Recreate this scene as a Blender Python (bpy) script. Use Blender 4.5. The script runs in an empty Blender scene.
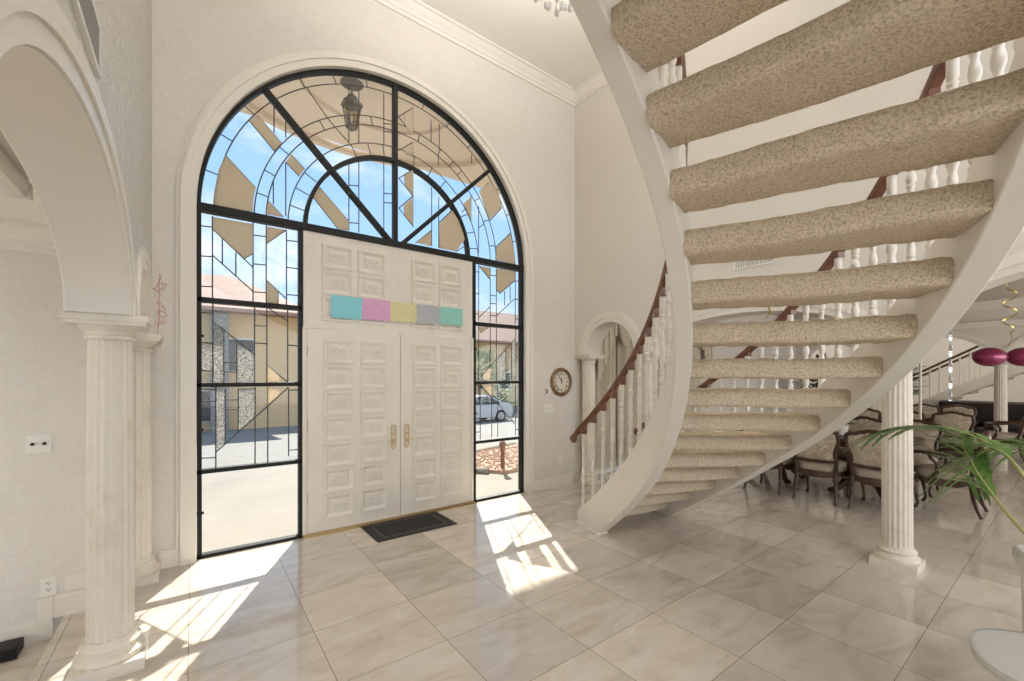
import bpy, bmesh, math, random
from mathutils import Vector, Matrix
random.seed(7)
S = bpy.context.scene
COL = S.collection
PI = math.pi
sin, cos = math.sin, math.cos
# ------------------------------------------------------------------ camera
cd = bpy.data.cameras.new('camera'); cam = bpy.data.objects.new('camera', cd); COL.objects.link(cam)
cd.sensor_width = 36.0; cd.lens = 36.0 * 426.7 / 1024; cd.shift_y = 36.5 / 1024
cd.clip_start = 0.05; cd.clip_end = 400
cam.location = (0, 0, 1.55); cam.rotation_euler = (PI/2, 0, -math.radians(36.8))
S.camera = cam
# ------------------------------------------------------------------ view, sky, sun, lamps
S.view_settings.view_transform = 'Standard'; S.view_settings.look = 'None'
S.view_settings.gamma = 1.0; S.view_settings.use_curve_mapping = False
S.view_settings.exposure = 0.15
S.cycles.transparent_max_bounces = 24
S.cycles.max_bounces = 10
W = bpy.data.worlds.new('sky'); S.world = W; W.use_nodes = True
nt = W.node_tree; nt.nodes.clear()
def nd(t, typ, **kw):
    n = t.nodes.new(typ)
    for k, v in kw.items():
        if k.startswith('i_'):
            key = k[2:]; key = int(key) if key.isdigit() else key.replace('_', ' ')
            n.inputs[key].default_value = v
        else: setattr(n, k, v)
    return n
def ramp(t, stops):
    r = t.nodes.new('ShaderNodeValToRGB')
    el = r.color_ramp.elements
    while len(el) < len(stops): el.new(0.5)
    for e, (p, c) in zip(el, stops): e.position = p; e.color = c if len(c) == 4 else (*c, 1)
    return r
tc = nd(nt, 'ShaderNodeTexCoord')
sep = nd(nt, 'ShaderNodeSeparateXYZ'); nt.links.new(tc.outputs['Generated'], sep.inputs[0])
grad = ramp(nt, [(0.0, (0.62, 0.78, 0.98)), (0.25, (0.42, 0.66, 0.98)), (0.8, (0.20, 0.44, 0.88))])
nt.links.new(sep.outputs['Z'], grad.inputs[0])
mp = nd(nt, 'ShaderNodeMapping'); mp.inputs['Scale'].default_value = (1, 1, 2.2); nt.links.new(tc.outputs['Generated'], mp.inputs[0])
cn = nd(nt, 'ShaderNodeTexNoise', i_Scale=4.2, i_Detail=7.0, i_Roughness=0.55); nt.links.new(mp.outputs[0], cn.inputs['Vector'])
cr = ramp(nt, [(0.46, (0, 0, 0)), (0.66, (1, 1, 1))]); nt.links.new(cn.outputs['Fac'], cr.inputs[0])
mx = nd(nt, 'ShaderNodeMixRGB'); mx.inputs['Color2'].default_value = (0.93, 0.95, 1.0, 1)
nt.links.new(cr.outputs[0], mx.inputs['Fac']); nt.links.new(grad.outputs[0], mx.inputs['Color1'])
bg = nd(nt, 'ShaderNodeBackground', i_Strength=1.15); nt.links.new(mx.outputs[0], bg.inputs[0])
wo = nd(nt, 'ShaderNodeOutputWorld'); nt.links.new(bg.outputs[0], wo.inputs[0])

def lamp(name, typ, loc, energy, color=(1, 1, 1), size=None, size_y=None, aim=None):
    l = bpy.data.lights.new(name, typ); l.energy = energy; l.color = color
    o = bpy.data.objects.new(name, l); COL.objects.link(o); o.location = loc
    if typ == 'AREA':
        l.shape = 'RECTANGLE' if size_y else 'SQUARE'; l.size = size
        if size_y: l.size_y = size_y
    if aim is not None:
        o.rotation_euler = (Vector(aim) - Vector(loc)).to_track_quat('-Z', 'Y').to_euler()
    return o
EL = math.radians(41.5)
sd = Vector((0.49, 1.0, 0)).normalized() * cos(EL) + Vector((0, 0, sin(EL)))
sun = lamp('sun', 'SUN', (20, 40, 40), 10.0, (1.0, 0.95, 0.86)); sun.data.angle = math.radians(0.55)
sun.rotation_euler = (-sd).to_track_quat('-Z', 'Y').to_euler()
lamp('rear_fill', 'AREA', (1.4, -3.8, 2.9), 150, (1.0, 0.95, 0.89), 5.0, 4.2, (1.9, 4.0, 2.2))  # added fill behind the camera, no window is built there
lamp('chandelier_light', 'AREA', (2.07, 2.20, 4.72), 80, (1.0, 0.97, 0.92), 0.5, 0.5, (2.07, 2.20, 6))
lamp('dining_fill', 'AREA', (8.0, -5.5, 1.7), 170, (1.0, 0.95, 0.88), 5.0, 2.4, (8.4, 2.0, 1.2))  # unseen fill added to brighten the dining hall
lamp('second_dining_fill', 'AREA', (11.9, -5.5, 1.7), 60, (1.0, 0.95, 0.88), 2.4, 2.4, (12.0, 2, 1.0))  # extra fill added for the second table, out of view
lamp('far_hall_fill', 'AREA', (15.6, 1.2, 5.2), 150, (1.0, 0.96, 0.9), 3.0, 6.0, (15.6, 1.2, 0))  # overhead fill added to brighten the hall past the far arcade
lamp('side_room_fill', 'AREA', (-3.9, 2.2, 1.2), 42, (1.0, 0.96, 0.90), 2.0, 2.2, (-0.5, 2.8, 1.8))  # fill added to lift the sunken room and arch, no source built

# ------------------------------------------------------------------ materials
MATS = {}
def mat(name, col, rough=0.6, metal=0.0, bump=None, var=None, spec=0.5, coat=0.0, bscale=None):
    """bump=(noise scale, strength, distance); var=(noise scale, second colour, low, high)"""
    if name in MATS: return MATS[name]
    m = bpy.data.materials.new(name); m.use_nodes = True; t = m.node_tree; b = t.nodes['Principled BSDF']
    b.inputs['Base Color'].default_value = (*col, 1); b.inputs['Roughness'].default_value = rough
    b.inputs['Metallic'].default_value = metal; b.inputs['Specular IOR Level'].default_value = spec
    b.inputs['Coat Weight'].default_value = coat
    g = nd(t, 'ShaderNodeTexCoord')
    if var:
        n = nd(t, 'ShaderNodeTexNoise', i_Scale=var[0], i_Detail=6.0, i_Roughness=0.6); t.links.new(g.outputs['Object'], n.inputs['Vector'])
        r = ramp(t, [(var[2], col), (var[3], var[1])]); t.links.new(n.outputs['Fac'], r.inputs[0]); t.links.new(r.outputs[0], b.inputs['Base Color'])
    if bump:
        n = nd(t, 'ShaderNodeTexNoise', i_Scale=bump[0], i_Detail=4.0); t.links.new(g.outputs['Object'], n.inputs['Vector'])
        bp = nd(t, 'ShaderNodeBump', i_Strength=bump[1], i_Distance=bump[2]); t.links.new(n.outputs['Fac'], bp.inputs['Height']); t.links.new(bp.outputs[0], b.inputs['Normal'])
    MATS[name] = m
    return m
def damask(name, col, col2, scale, strength, rough=0.55, dist=0.004):
    """a raised leafy pattern: distorted cells and swirls"""
    m = bpy.data.materials.new(name); m.use_nodes = True; t = m.node_tree; b = t.nodes['Principled BSDF']
    g = nd(t, 'ShaderNodeTexCoord')
    n = nd(t, 'ShaderNodeTexNoise', i_Scale=scale*0.6, i_Detail=3.0, i_Distortion=1.6); t.links.new(g.outputs['Object'], n.inputs['Vector'])
    v = nd(t, 'ShaderNodeTexVoronoi', feature='SMOOTH_F1', i_Scale=scale); 
    add = nd(t, 'ShaderNodeMixRGB', blend_type='ADD'); add.inputs['Fac'].default_value = 0.35
    t.links.new(g.outputs['Object'], add.inputs[1]); t.links.new(n.outputs['Color'], add.inputs[2]); t.links.new(add.outputs[0], v.inputs['Vector'])
    w = nd(t, 'ShaderNodeMath', operation='MULTIPLY', i_1=16.0); t.links.new(v.outputs['Distance'], w.inputs[0])
    s = nd(t, 'ShaderNodeMath', operation='SINE'); t.links.new(w.outputs[0], s.inputs[0])
    r = ramp(t, [(0.35, (0, 0, 0)), (0.6, (1, 1, 1))])
    mr = nd(t, 'ShaderNodeMapRange', i_1=-1.0, i_2=1.0); t.links.new(s.outputs[0], mr.inputs[0]); t.links.new(mr.outputs[0], r.inputs[0])
    cm = nd(t, 'ShaderNodeMixRGB'); cm.inputs[1].default_value = (*col, 1); cm.inputs[2].default_value = (*col2, 1)
    t.links.new(r.outputs[0], cm.inputs[0]); t.links.new(cm.outputs[0], b.inputs['Base Color'])
    b.inputs['Roughness'].default_value = rough
    bp = nd(t, 'ShaderNodeBump', i_Strength=strength, i_Distance=dist); t.links.new(r.outputs[0], bp.inputs['Height']); t.links.new(bp.outputs[0], b.inputs['Normal'])
    MATS[name] = m
    return m
def tile_floor():
    m = bpy.data.materials.new('marble_tile'); m.use_nodes = True; t = m.node_tree; b = t.nodes['Principled BSDF']
    g = nd(t, 'ShaderNodeNewGeometry'); sp = nd(t, 'ShaderNodeSeparateXYZ'); t.links.new(g.outputs['Position'], sp.inputs[0])
    def mth(op, a, bb=None):
        n = nd(t, 'ShaderNodeMath', operation=op)
        for i, q in enumerate((a, bb)):
            if q is None: continue
            if isinstance(q, (int, float)): n.inputs[i].default_value = q
            else: t.links.new(q, n.inputs[i])
        return n.outputs[0]
    u = mth('DIVIDE', mth('ADD', sp.outputs['X'], 6.1 + 0.02), 0.61); v = mth('DIVIDE', mth('ADD', sp.outputs['Y'], 5.56 - 0.575), 0.556)
    fu, fv = mth('FRACT', u), mth('FRACT', v)
    def edge(fr, wd):
        return mth('LESS_THAN', mth('MINIMUM', fr, mth('SUBTRACT', 1.0, fr)), wd)
    grout = mth('MAXIMUM', edge(fu, 0.003), edge(fv, 0.0033))
    cb = nd(t, 'ShaderNodeCombineXYZ'); t.links.new(mth('FLOOR', u), cb.inputs[0]); t.links.new(mth('FLOOR', v), cb.inputs[1])
    wn = nd(t, 'ShaderNodeTexWhiteNoise', noise_dimensions='3D'); t.links.new(cb.outputs[0], wn.inputs['Vector'])
    off = nd(t, 'ShaderNodeVectorMath', operation='MULTIPLY_ADD'); off.inputs[1].default_value = (7, 7, 7)
    t.links.new(wn.outputs['Color'], off.inputs[0]); t.links.new(g.outputs['Position'], off.inputs[2])
    n1 = nd(t, 'ShaderNodeTexNoise', i_Scale=2.6, i_Detail=9.0, i_Roughness=0.62, i_Distortion=1.3)
    mpn = nd(t, 'ShaderNodeMapping'); mpn.inputs['Scale'].default_value = (0.6, 1.7, 1); mpn.inputs['Rotation'].default_value = (0, 0, 0.5)
    t.links.new(off.outputs[0], mpn.inputs[0]); t.links.new(mpn.outputs[0], n1.inputs['Vector'])
    r1 = ramp(t, [(0.3, (0.52, 0.445, 0.36)), (0.5, (0.635, 0.565, 0.48)), (0.72, (0.71, 0.65, 0.575))]); t.links.new(n1.outputs['Fac'], r1.inputs[0])
    hv = nd(t, 'ShaderNodeMapRange', i_3=0.86, i_4=1.07); t.links.new(wn.outputs['Value'], hv.inputs[0])
    sc = nd(t, 'ShaderNodeVectorMath', operation='SCALE'); t.links.new(r1.outputs[0], sc.inputs[0]); t.links.new(hv.outputs[0], sc.inputs['Scale'])
    gm = nd(t, 'ShaderNodeMixRGB'); gm.inputs[2].default_value = (0.23, 0.18, 0.135, 1); t.links.new(grout, gm.inputs[0]); t.links.new(sc.outputs[0], gm.inputs[1])
    t.links.new(gm.outputs[0], b.inputs['Base Color'])
    rr = nd(t, 'ShaderNodeMapRange', i_3=0.06, i_4=0.14); t.links.new(n1.outputs['Fac'], rr.inputs[0]); t.links.new(rr.outputs[0], b.inputs['Roughness'])
    b.inputs['Specular IOR Level'].default_value = 0.55
    MATS['tile'] = m
    return m
def rim_mix(t):
    """share of mirror reflection: little face on, more at a glancing angle"""
    lw = nd(t, 'ShaderNodeLayerWeight', i_Blend=0.5); pw = nd(t, 'ShaderNodeMath', operation='POWER', i_1=4.0); t.links.new(lw.outputs['Facing'], pw.inputs[0])
    sc = nd(t, 'ShaderNodeMath', operation='MULTIPLY_ADD', i_1=0.5, i_2=0.02); t.links.new(pw.outputs[0], sc.inputs[0])
    return sc
def clear_glass(name, tint=(0.97, 0.985, 0.98), gl=1.0, bump=None, opaque=0.0, ocol=(0.5, 0.5, 0.5)):
    m = bpy.data.materials.new(name); m.use_nodes = True; t = m.node_tree; t.nodes.clear()
    tr = nd(t, 'ShaderNodeBsdfTransparent'); tr.inputs[0].default_value = (*tint, 1)
    g = nd(t, 'ShaderNodeBsdfGlossy', i_Roughness=0.03); f = rim_mix(t)
    mxs = nd(t, 'ShaderNodeMixShader'); t.links.new(f.outputs[0], mxs.inputs[0]); t.links.new(tr.outputs[0], mxs.inputs[1]); t.links.new(g.outputs[0], mxs.inputs[2])
    last = mxs
    if opaque:
        tcn = nd(t, 'ShaderNodeTexCoord'); v = nd(t, 'ShaderNodeTexVoronoi', i_Scale=120.0); t.links.new(tcn.outputs['Object'], v.inputs['Vector'])
        r = ramp(t, [(0.2, (0.1, 0.1, 0.1)), (0.55, (opaque, opaque, opaque))]); t.links.new(v.outputs['Distance'], r.inputs[0])
        cr_ = ramp(t, [(0.25, tuple(q*0.25 for q in ocol)), (0.7, ocol)]); t.links.new(v.outputs['Color'], cr_.inputs[0])
        d = nd(t, 'ShaderNodeBsdfDiffuse'); d.inputs[0].default_value = (*ocol, 1)
        tl = nd(t, 'ShaderNodeBsdfTranslucent'); t.links.new(cr_.outputs[0], tl.inputs[0]); t.links.new(cr_.outputs[0], d.inputs[0])
        dm = nd(t, 'ShaderNodeMixShader', i_0=0.5); t.links.new(d.outputs[0], dm.inputs[1]); t.links.new(tl.outputs[0], dm.inputs[2])
        m2 = nd(t, 'ShaderNodeMixShader'); t.links.new(r.outputs[0], m2.inputs[0]); t.links.new(mxs.outputs[0], m2.inputs[1]); t.links.new(dm.outputs[0], m2.inputs[2]); last = m2
    o = nd(t, 'ShaderNodeOutputMaterial'); t.links.new(last.outputs[0], o.inputs[0])
    MATS[name] = m
    return m
def opal_glass(name, col):
    m = bpy.data.materials.new(name); m.use_nodes = True; t = m.node_tree; t.nodes.clear()
    d = nd(t, 'ShaderNodeBsdfDiffuse'); d.inputs[0].default_value = (*col, 1)
    tl = nd(t, 'ShaderNodeBsdfTranslucent'); tl.inputs[0].default_value = (*col, 1)
    a = nd(t, 'ShaderNodeMixShader', i_0=0.55); t.links.new(d.outputs[0], a.inputs[1]); t.links.new(tl.outputs[0], a.inputs[2])
    g = nd(t, 'ShaderNodeBsdfGlossy', i_Roughness=0.15); f = rim_mix(t)
    mm = nd(t, 'ShaderNodeMixShader'); t.links.new(f.outputs[0], mm.inputs[0]); t.links.new(a.outputs[0], mm.inputs[1]); t.links.new(g.outputs[0], mm.inputs[2])
    o = nd(t, 'ShaderNodeOutputMaterial'); t.links.new(mm.outputs[0], o.inputs[0]); MATS[name] = m
    return m
PLAIN = mat('cream_plaster', (0.68, 0.63, 0.56), 0.75, bump=(60, 0.08, 0.002))
PAPER = damask('embossed_wallpaper', (0.665, 0.62, 0.555), (0.685, 0.64, 0.58), 9.0, 0.16)
SIDEP = damask('damask_wallpaper', (0.69, 0.645, 0.585), (0.715, 0.675, 0.618), 11.0, 0.25)
ROUGHP = damask('rough_wallpaper', (0.63, 0.59, 0.535), (0.74, 0.705, 0.65), 20.0, 1.0, 0.6, 0.012)  # emboss shading is put into the two tones, besides the bump
CEILM = mat('ceiling_paint', (0.80, 0.765, 0.70), 0.8)
TRIM = mat('white_trim_paint', (0.76, 0.71, 0.63), 0.38)
STAIRW = mat('stair_white_paint', (0.77, 0.72, 0.645), 0.42, var=(3.0, (0.72, 0.66, 0.57), 0.5, 0.8))
COLM = mat('cream_column_paint', (0.70, 0.64, 0.55), 0.45, var=(7.0, (0.60, 0.52, 0.41), 0.5, 0.78))
DOORW = mat('door_paint', (0.735, 0.68, 0.60), 0.42, var=(4.0, (0.69, 0.625, 0.535), 0.45, 0.8))
BLACKM = mat('black_metal', (0.014, 0.013, 0.012), 0.5, spec=0.25)
LEADM = mat('dark_lead', (0.05, 0.048, 0.045), 0.45)
BRASS = mat('brass', (0.70, 0.53, 0.27), 0.3, 0.9)
CARPET = mat('beige_carpet', (0.76, 0.64, 0.48), 0.95, bump=(170, 0.9, 0.009), var=(120.0, (0.42, 0.33, 0.215), 0.44, 0.68), spec=0.1)
RAILW = mat('polished_red_wood', (0.19, 0.068, 0.033), 0.25, var=(14.0, (0.10, 0.035, 0.020), 0.4, 0.7), coat=0.3)
WALNUT = mat('dark_walnut', (0.075, 0.036, 0.018), 0.35, var=(12.0, (0.035, 0.017, 0.01), 0.4, 0.7))
CLOTH = damask('cream_brocade', (0.60, 0.52, 0.42), (0.44, 0.36, 0.27), 11.0, 0.15, 0.85, 0.002)
SEATC = mat('cream_seat_cloth', (0.43, 0.37, 0.29), 0.9, bump=(200, 0.3, 0.002))
TILE = tile_floor()
GLASS = clear_glass('window_glass')
TEXG = clear_glass('hammered_glass', opaque=0.8, ocol=(0.60, 0.58, 0.54))
TAN = opal_glass('tan_glass', (0.80, 0.69, 0.53))
WHITEP = mat('white_plastic', (0.78, 0.75, 0.69), 0.4)

# ------------------------------------------------------------------ helpers
def origin_of(o):
    v = Vector((0, 0, 0))
    while o is not None: v = v + o.location; o = o.parent
    return v
class MB:
    """collects shapes in world coordinates and links them as ONE mesh object"""
    def __init__(s): s.v = []; s.f = []
    def quad(s, *p):
        n = len(s.v); s.v += [tuple(q) for q in p]; s.f.append(tuple(range(n, n + len(p)))); return s
    def box(s, x0, x1, y0, y1, z0, z1):
        n = len(s.v)
        s.v += [(x, y, z) for z in (z0, z1) for y in (y0, y1) for x in (x0, x1)]
        s.f += [tuple(n + i for i in q) for q in ((0,2,3,1),(4,5,7,6),(0,1,5,4),(2,6,7,3),(0,4,6,2),(1,3,7,5))]; return s
    def obox(s, c, ax, ay, az):
        """box round c with half-axes ax, ay, az"""
        c, ax, ay, az = Vector(c), Vector(ax), Vector(ay), Vector(az); n = len(s.v)
        for k in (-1, 1):
            for j in (-1, 1):
                for i in (-1, 1): s.v.append(tuple(c + ax*i + ay*j + az*k))
        s.f += [tuple(n + i for i in q) for q in ((0,2,3,1),(4,5,7,6),(0,1,5,4),(2,6,7,3),(0,4,6,2),(1,3,7,5))]; return s
    def loft(s, rings, closed=False, cap=True):
        n = len(s.v); m = len(rings[0])
        for r in rings: s.v += [tuple(q) for q in r]
        R = len(rings)
        for i in range(R if closed else R - 1):
            a, b = n + i*m, n + ((i+1) % R)*m
            for j in range(m): s.f.append((a+j, a+(j+1) % m, b+(j+1) % m, b+j))
        if cap and not closed:
            s.f.append(tuple(n + j for j in reversed(range(m)))); s.f.append(tuple(n + (R-1)*m + j for j in range(m)))
        return s
    def tube(s, pts, r, seg=8, closed=False, up=None):
        pts = [Vector(p) for p in pts]; rings = []
        N = len(pts); prev = None
        for i, p in enumerate(pts):
            a = pts[(i-1) % N] if closed or i else p; b = pts[(i+1) % N] if closed or i < N-1 else p
            d = (b - a).normalized()
            u = prev if prev is not None else (Vector((0, 0, 1)) if abs(d.z) < 0.9 else Vector((1, 0, 0)))
            x = u - d*u.dot(d)
            if x.length < 1e-6: x = d.orthogonal()
            x.normalize(); y = d.cross(x); prev = x
            rr = r[i] if isinstance(r, (list, tuple)) else r
            rings.append([p + (x*cos(2*PI*k/seg) + y*sin(2*PI*k/seg))*rr for k in range(seg)])
        return s.loft(rings, closed)
    def lathe(s, prof, c=(0, 0, 0), seg=24, fn=None, axis='z'):
        """prof: [(radius, height)]; fn(angle, radius, height) may reshape the radius"""
        rings = []
        for r, z in prof:
            ring = []
            for k in range(seg):
                a = 2*PI*k/seg; q = fn(a, r, z) if fn else r
                p = (q*cos(a), q*sin(a), z)
                if axis == 'y': p = (p[0], -p[2], p[1])
                if axis == 'x': p = (p[2], p[0], p[1])
                ring.append((c[0]+p[0], c[1]+p[1], c[2]+p[2]))
            rings.append(ring)
        return s.loft(rings)
    def ball(s, c, rx, ry=None, rz=None, seg=12, rot=None):
        ry = rx if ry is None else ry; rz = rx if rz is None else rz; h = max(4, seg//2); rings = []
        for i in range(h + 1):
            a = -PI/2 + PI*i/h; a = max(-PI/2 + 0.02, min(PI/2 - 0.02, a))
            ring = []
            for k in range(seg):
                p = Vector((rx*cos(a)*cos(2*PI*k/seg), ry*cos(a)*sin(2*PI*k/seg), rz*sin(a)))
                if rot: p = rot @ p
                ring.append(tuple(Vector(c) + p))
            rings.append(ring)
        return s.loft(rings)
    def prism(s, poly, a, b, fn):
        """poly in 2-D, pushed from depth a to depth b; fn(u, v, depth) -> xyz"""
        return s.loft([[fn(u, v, a) for u, v in poly], [fn(u, v, b) for u, v in poly]])
    def build(s, name, m, parent=None, smooth=True, bevel=0.0, angle=35, origin=None, local=False):
        me = bpy.data.meshes.new(name)
        if parent is not None: o0 = Vector((0, 0, 0)) if local else origin_of(parent)
        elif origin is not None: o0 = Vector(origin)
        else:
            lo = [min(v[i] for v in s.v) for i in range(3)]; hi = [max(v[i] for v in s.v) for i in range(3)]
            o0 = Vector(((lo[0]+hi[0])/2, (lo[1]+hi[1])/2, lo[2]))
        me.from_pydata([tuple(Vector(v) - o0) for v in s.v], [], s.f)
        bm = bmesh.new(); bm.from_mesh(me)
        bmesh.ops.remove_doubles(bm, verts=bm.verts, dist=1e-5)
        bmesh.ops.recalc_face_normals(bm, faces=bm.faces); bm.to_mesh(me); bm.free()
        if smooth:
            me.polygons.foreach_set('use_smooth', [True]*len(me.polygons)); me.set_sharp_from_angle(angle=math.radians(angle))
        me.materials.append(m)
        o = bpy.data.objects.new(name, me); COL.objects.link(o)
        if parent is not None: o.parent = parent
        else: o.location = o0
        if bevel:
            bv = o.modifiers.new('bevel', 'BEVEL'); bv.width = bevel; bv.segments = 2; bv.limit_method = 'ANGLE'; bv.angle_limit = math.radians(40)
        return o
def thing(name, label, cat, loc=(0, 0, 0), rz=0, group=None):
    o = bpy.data.objects.new(name, None); COL.objects.link(o); o.location = loc; o.rotation_euler = (0, 0, rz); o.empty_display_size = 0.1
    return tag(o, label, cat, group)
def tag(o, label, cat, group=None, kind=None):
    o['label'] = label; o['category'] = cat
    if group: o['group'] = group
    if kind: o['kind'] = kind
    return o
def struct(o): o['kind'] = 'structure'; return o
KIDS = {}
def dup(root, loc, rz=0.0, label=None, group=None):
    """copy a thing with copies of its parts and sub-parts"""
    def rec(o, p):
        c = o.copy(); COL.objects.link(c); c.parent = p
        for ch in [x for x in ALLKIDS if x.parent == o]: rec(ch, c)
        return c
    ALLKIDS = [x for x in bpy.data.objects if x.parent is not None]
    r = rec(root, None); r.location = loc; r.rotation_euler = (0, 0, rz)
    if label: r['label'] = label
    if group: r['group'] = group
    return r

# ------------------------------------------------------------------ the room
YF = 4.47          # face of the front wall
YW = 4.53          # plane of the window bars and doors
CEIL = 5.68
XL, XR = -0.262, 4.50
SPR = 1.87         # spring of the arcades
def arch_wall(axis, t0, t1, s0, s1, z1, openings, n=28, under=()):
    """a wall along an axis between thickness planes t0, t1; openings (a, b, spring, rise) reach down to the floor;
    under: (a, b, z) stretches whose underside stands at z (over a column)"""
    prof = [(s0, 0.0)]
    evs = sorted([(a, b, 'o', sp, ri) for a, b, sp, ri in openings] + [(a, b, 'u', z, 0) for a, b, z in under])
    for a, b, k, sp, ri in evs:
        prof.append((a, prof[-1][1]))
        if k == 'u': prof += [(a, sp), (b, sp)]
        else:
            c, w = (a+b)/2, (b-a)/2
            for i in range(n + 1):
                q = PI - PI*i/n; prof.append((c + w*cos(q), sp + ri*sin(q)))
            prof.append((b, 0.0)) if not any(abs(u[0]-b) < 1e-6 for u in under) else None
    prof.append((s1, prof[-1][1]))
    m = MB(); P = (lambda s, t, z: (t, s, z)) if axis == 'y' else (lambda s, t, z: (s, t, z))
    for (a, za), (b, zb) in zip(prof, prof[1:]):
        if abs(a-b) < 1e-7 and abs(za-zb) < 1e-7: continue
        m.quad(P(a, t0, za), P(b, t0, zb), P(b, t1, zb), P(a, t1, za))
        if b - a > 1e-7:
            for t in (t0, t1): m.quad(P(a, t, za), P(b, t, zb), P(b, t, z1), P(a, t, z1))
            m.quad(P(a, t0, z1), P(b, t0, z1), P(b, t1, z1), P(a, t1, z1))
    for s, z in (prof[0], prof[-1]): m.quad(P(s, t0, z), P(s, t1, z), P(s, t1, z1), P(s, t0, z1))
    return m
def band(m, axis, c, spring, a0, r_in, rise_in, w, t0, t1, n=40, legs=None):
    """a trim band of width w round an elliptical arch (half width r_in, rise rise_in), from plane t0 to t1; legs: run down to that height"""
    P = (lambda s, t, z: (t, s, z)) if axis == 'y' else (lambda s, t, z: (s, t, z))
    pts = []
    if legs is not None: pts.append((-r_in, legs - spring, -r_in - w, legs - spring))
    for i in range(n + 1):
        q = PI - PI*i/n; pts.append((r_in*cos(q), rise_in*sin(q), (r_in+w)*cos(q), (rise_in+w)*sin(q)))
    if legs is not None: pts.append((r_in, legs - spring, r_in + w, legs - spring))
    rings = [[P(c+a, t0, spring+b), P(c+a, t1, spring+b), P(c+d, t1, spring+e), P(c+d, t0, spring+e)] for a, b, d, e in pts]
    return m.loft(rings)

# floor: foyer and dining hall; a sunken room lies to the left
m = MB().box(-0.67, 19.0, -4.0, 4.63, -0.13, 0.0); m.box(4.8, 19.0, -7.0, -4.0, -0.13, 0)
struct(m.build('floor', TILE, smooth=False, origin=(0, 0, 0)))
struct(MB().box(-4.2, -0.67, -4.0, 4.0, -0.26, -0.13).build('floor_lower', TILE, smooth=False, origin=(0, 0, 0)))
# front wall with the great arched opening
WX, WR, ZS = 1.793, 1.772, 3.005
m = arch_wall('x', YF, 4.63, -0.55, XR + 0.34, 7.3, [(WX-WR, WX+WR, ZS, WR)], n=64)
struct(m.build('wall_front', PAPER, smooth=False, origin=(0, YF, 0)))
m = MB(); band(m, 'x', WX, ZS, 0, WR - 0.004, WR - 0.004, 0.075, YF - 0.022, YF + 0.05, 64, legs=0.0)
band(m, 'x', WX, ZS, 0, WR + 0.06, WR + 0.06, 0.045, YF - 0.036, YF, 64, legs=0.0)
band(m, 'x', WX, ZS, 0, WR + 0.104, WR + 0.104, 0.03, YF - 0.014, YF, 64, legs=0.0)
struct(m.build('trim_1', TRIM, smooth=True, angle=30))
# left wall: an arcade on columns
LA = [(0.97, 2.95, SPR, 0.49), (3.32, 4.19, SPR, 0.40), (-1.2, 0.64, SPR, 0.47)]
m = arch_wall('y', -0.49, XL, -4.0, YF, CEIL, [LA[2], LA[0], LA[1]], under=[(0.64, 0.97, SPR), (2.95, 3.32, SPR), (4.19, YF, SPR)])
struct(m.build('wall_left', ROUGHP, smooth=False, origin=(XL, 0, 0)))
# right wall: the same arcade, the dining hall behind
RA = [(3.42, 4.25, SPR, 0.43), (1.07, 3.17, SPR, 0.34), (-1.35, 0.77, SPR, 0.46)]
m = arch_wall('y', XR, 4.80, -4.0, YF, CEIL, [RA[2], RA[1], RA[0]], under=[(0.77, 1.07, SPR), (3.17, 3.42, SPR), (4.25, YF, SPR)])
struct(m.build('wall_right', PLAIN, smooth=False, origin=(XR, 0, 0)))
def arch_trims(name, face, sgn, arches):
    m = MB()
    for a, b, sp, ri in arches:
        c, w = (a+b)/2, (b-a)/2
        band(m, 'y', c, sp, 0, w - 0.002, ri - 0.002, 0.06, face, face + sgn*0.010)
        band(m, 'y', c, sp, 0, w + 0.056, ri + 0.056, 0.06, face, face + sgn*0.020)
        band(m, 'y', c, sp, 0, w + 0.114, ri + 0.114, 0.02, face, face + sgn*0.010)
    return struct(m.build(name, TRIM))
m = MB()
for a, b, sp, ri in LA: band(m, 'y', (a+b)/2, sp, 0, (b-a)/2 - 0.007, ri - 0.007, 0.008, -0.492, XL + 0.002)
struct(m.build('trim_2', PLAIN)); arch_trims('trim_2.001', XL, 1, LA); arch_trims('trim_3', -0.49, -1, LA)
arch_trims('trim_4', XR, -1, RA)
struct(MB().box(-0.55, XR + 0.3, -4.0, 4.63, CEIL, CEIL + 0.2).build('ceiling', CEILM, smooth=False))
def crown(name, path, z, sx, mat_=TRIM, k=1.0):
    """stepped crown moulding under a ceiling at z along a wall; path: two xy points; sx: xy direction away from the wall"""
    (xa, ya), (xb, yb) = path; nx, ny = sx
    prof = [(0, 0), (0.115, 0), (0.115, -0.022), (0.09, -0.03), (0.072, -0.055), (0.038, -0.085), (0.03, -0.10), (0.03, -0.115), (0.016, -0.125), (0.016, -0.165), (0, -0.165)]
    rings = [[(x + nx*a*k, y + ny*a*k, z + b*k) for a, b in prof] for x, y in ((xa, ya), (xb, yb))]
    return struct(MB().loft(rings).build(name, mat_, angle=20))
crown('trim_5', ((XL, YF), (XR, YF)), CEIL, (0, -1)); crown('trim_6', ((XR, -4), (XR, YF)), CEIL, (-1, 0)); crown('trim_7', ((XL, -4), (XL, YF)), CEIL, (1, 0))
def baseb(m, x0, x1, y0, y1, z0=0.0, hgt=0.115):
    m.box(x0, x1, y0, y1, z0, z0 + hgt)
m = MB(); baseb(m, 3.69, 4.44, YF-0.018, YF); m.box(3.69, 4.44, YF-0.011, YF, 0.115, 0.14); struct(m.build('baseboard_front', TRIM))
m = MB(); baseb(m, -0.22, -0.09, YF-0.018, YF); m.box(-0.22, -0.09, YF-0.011, YF, 0.115, 0.14); struct(m.build('baseboard_front.001', TRIM))
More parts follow.
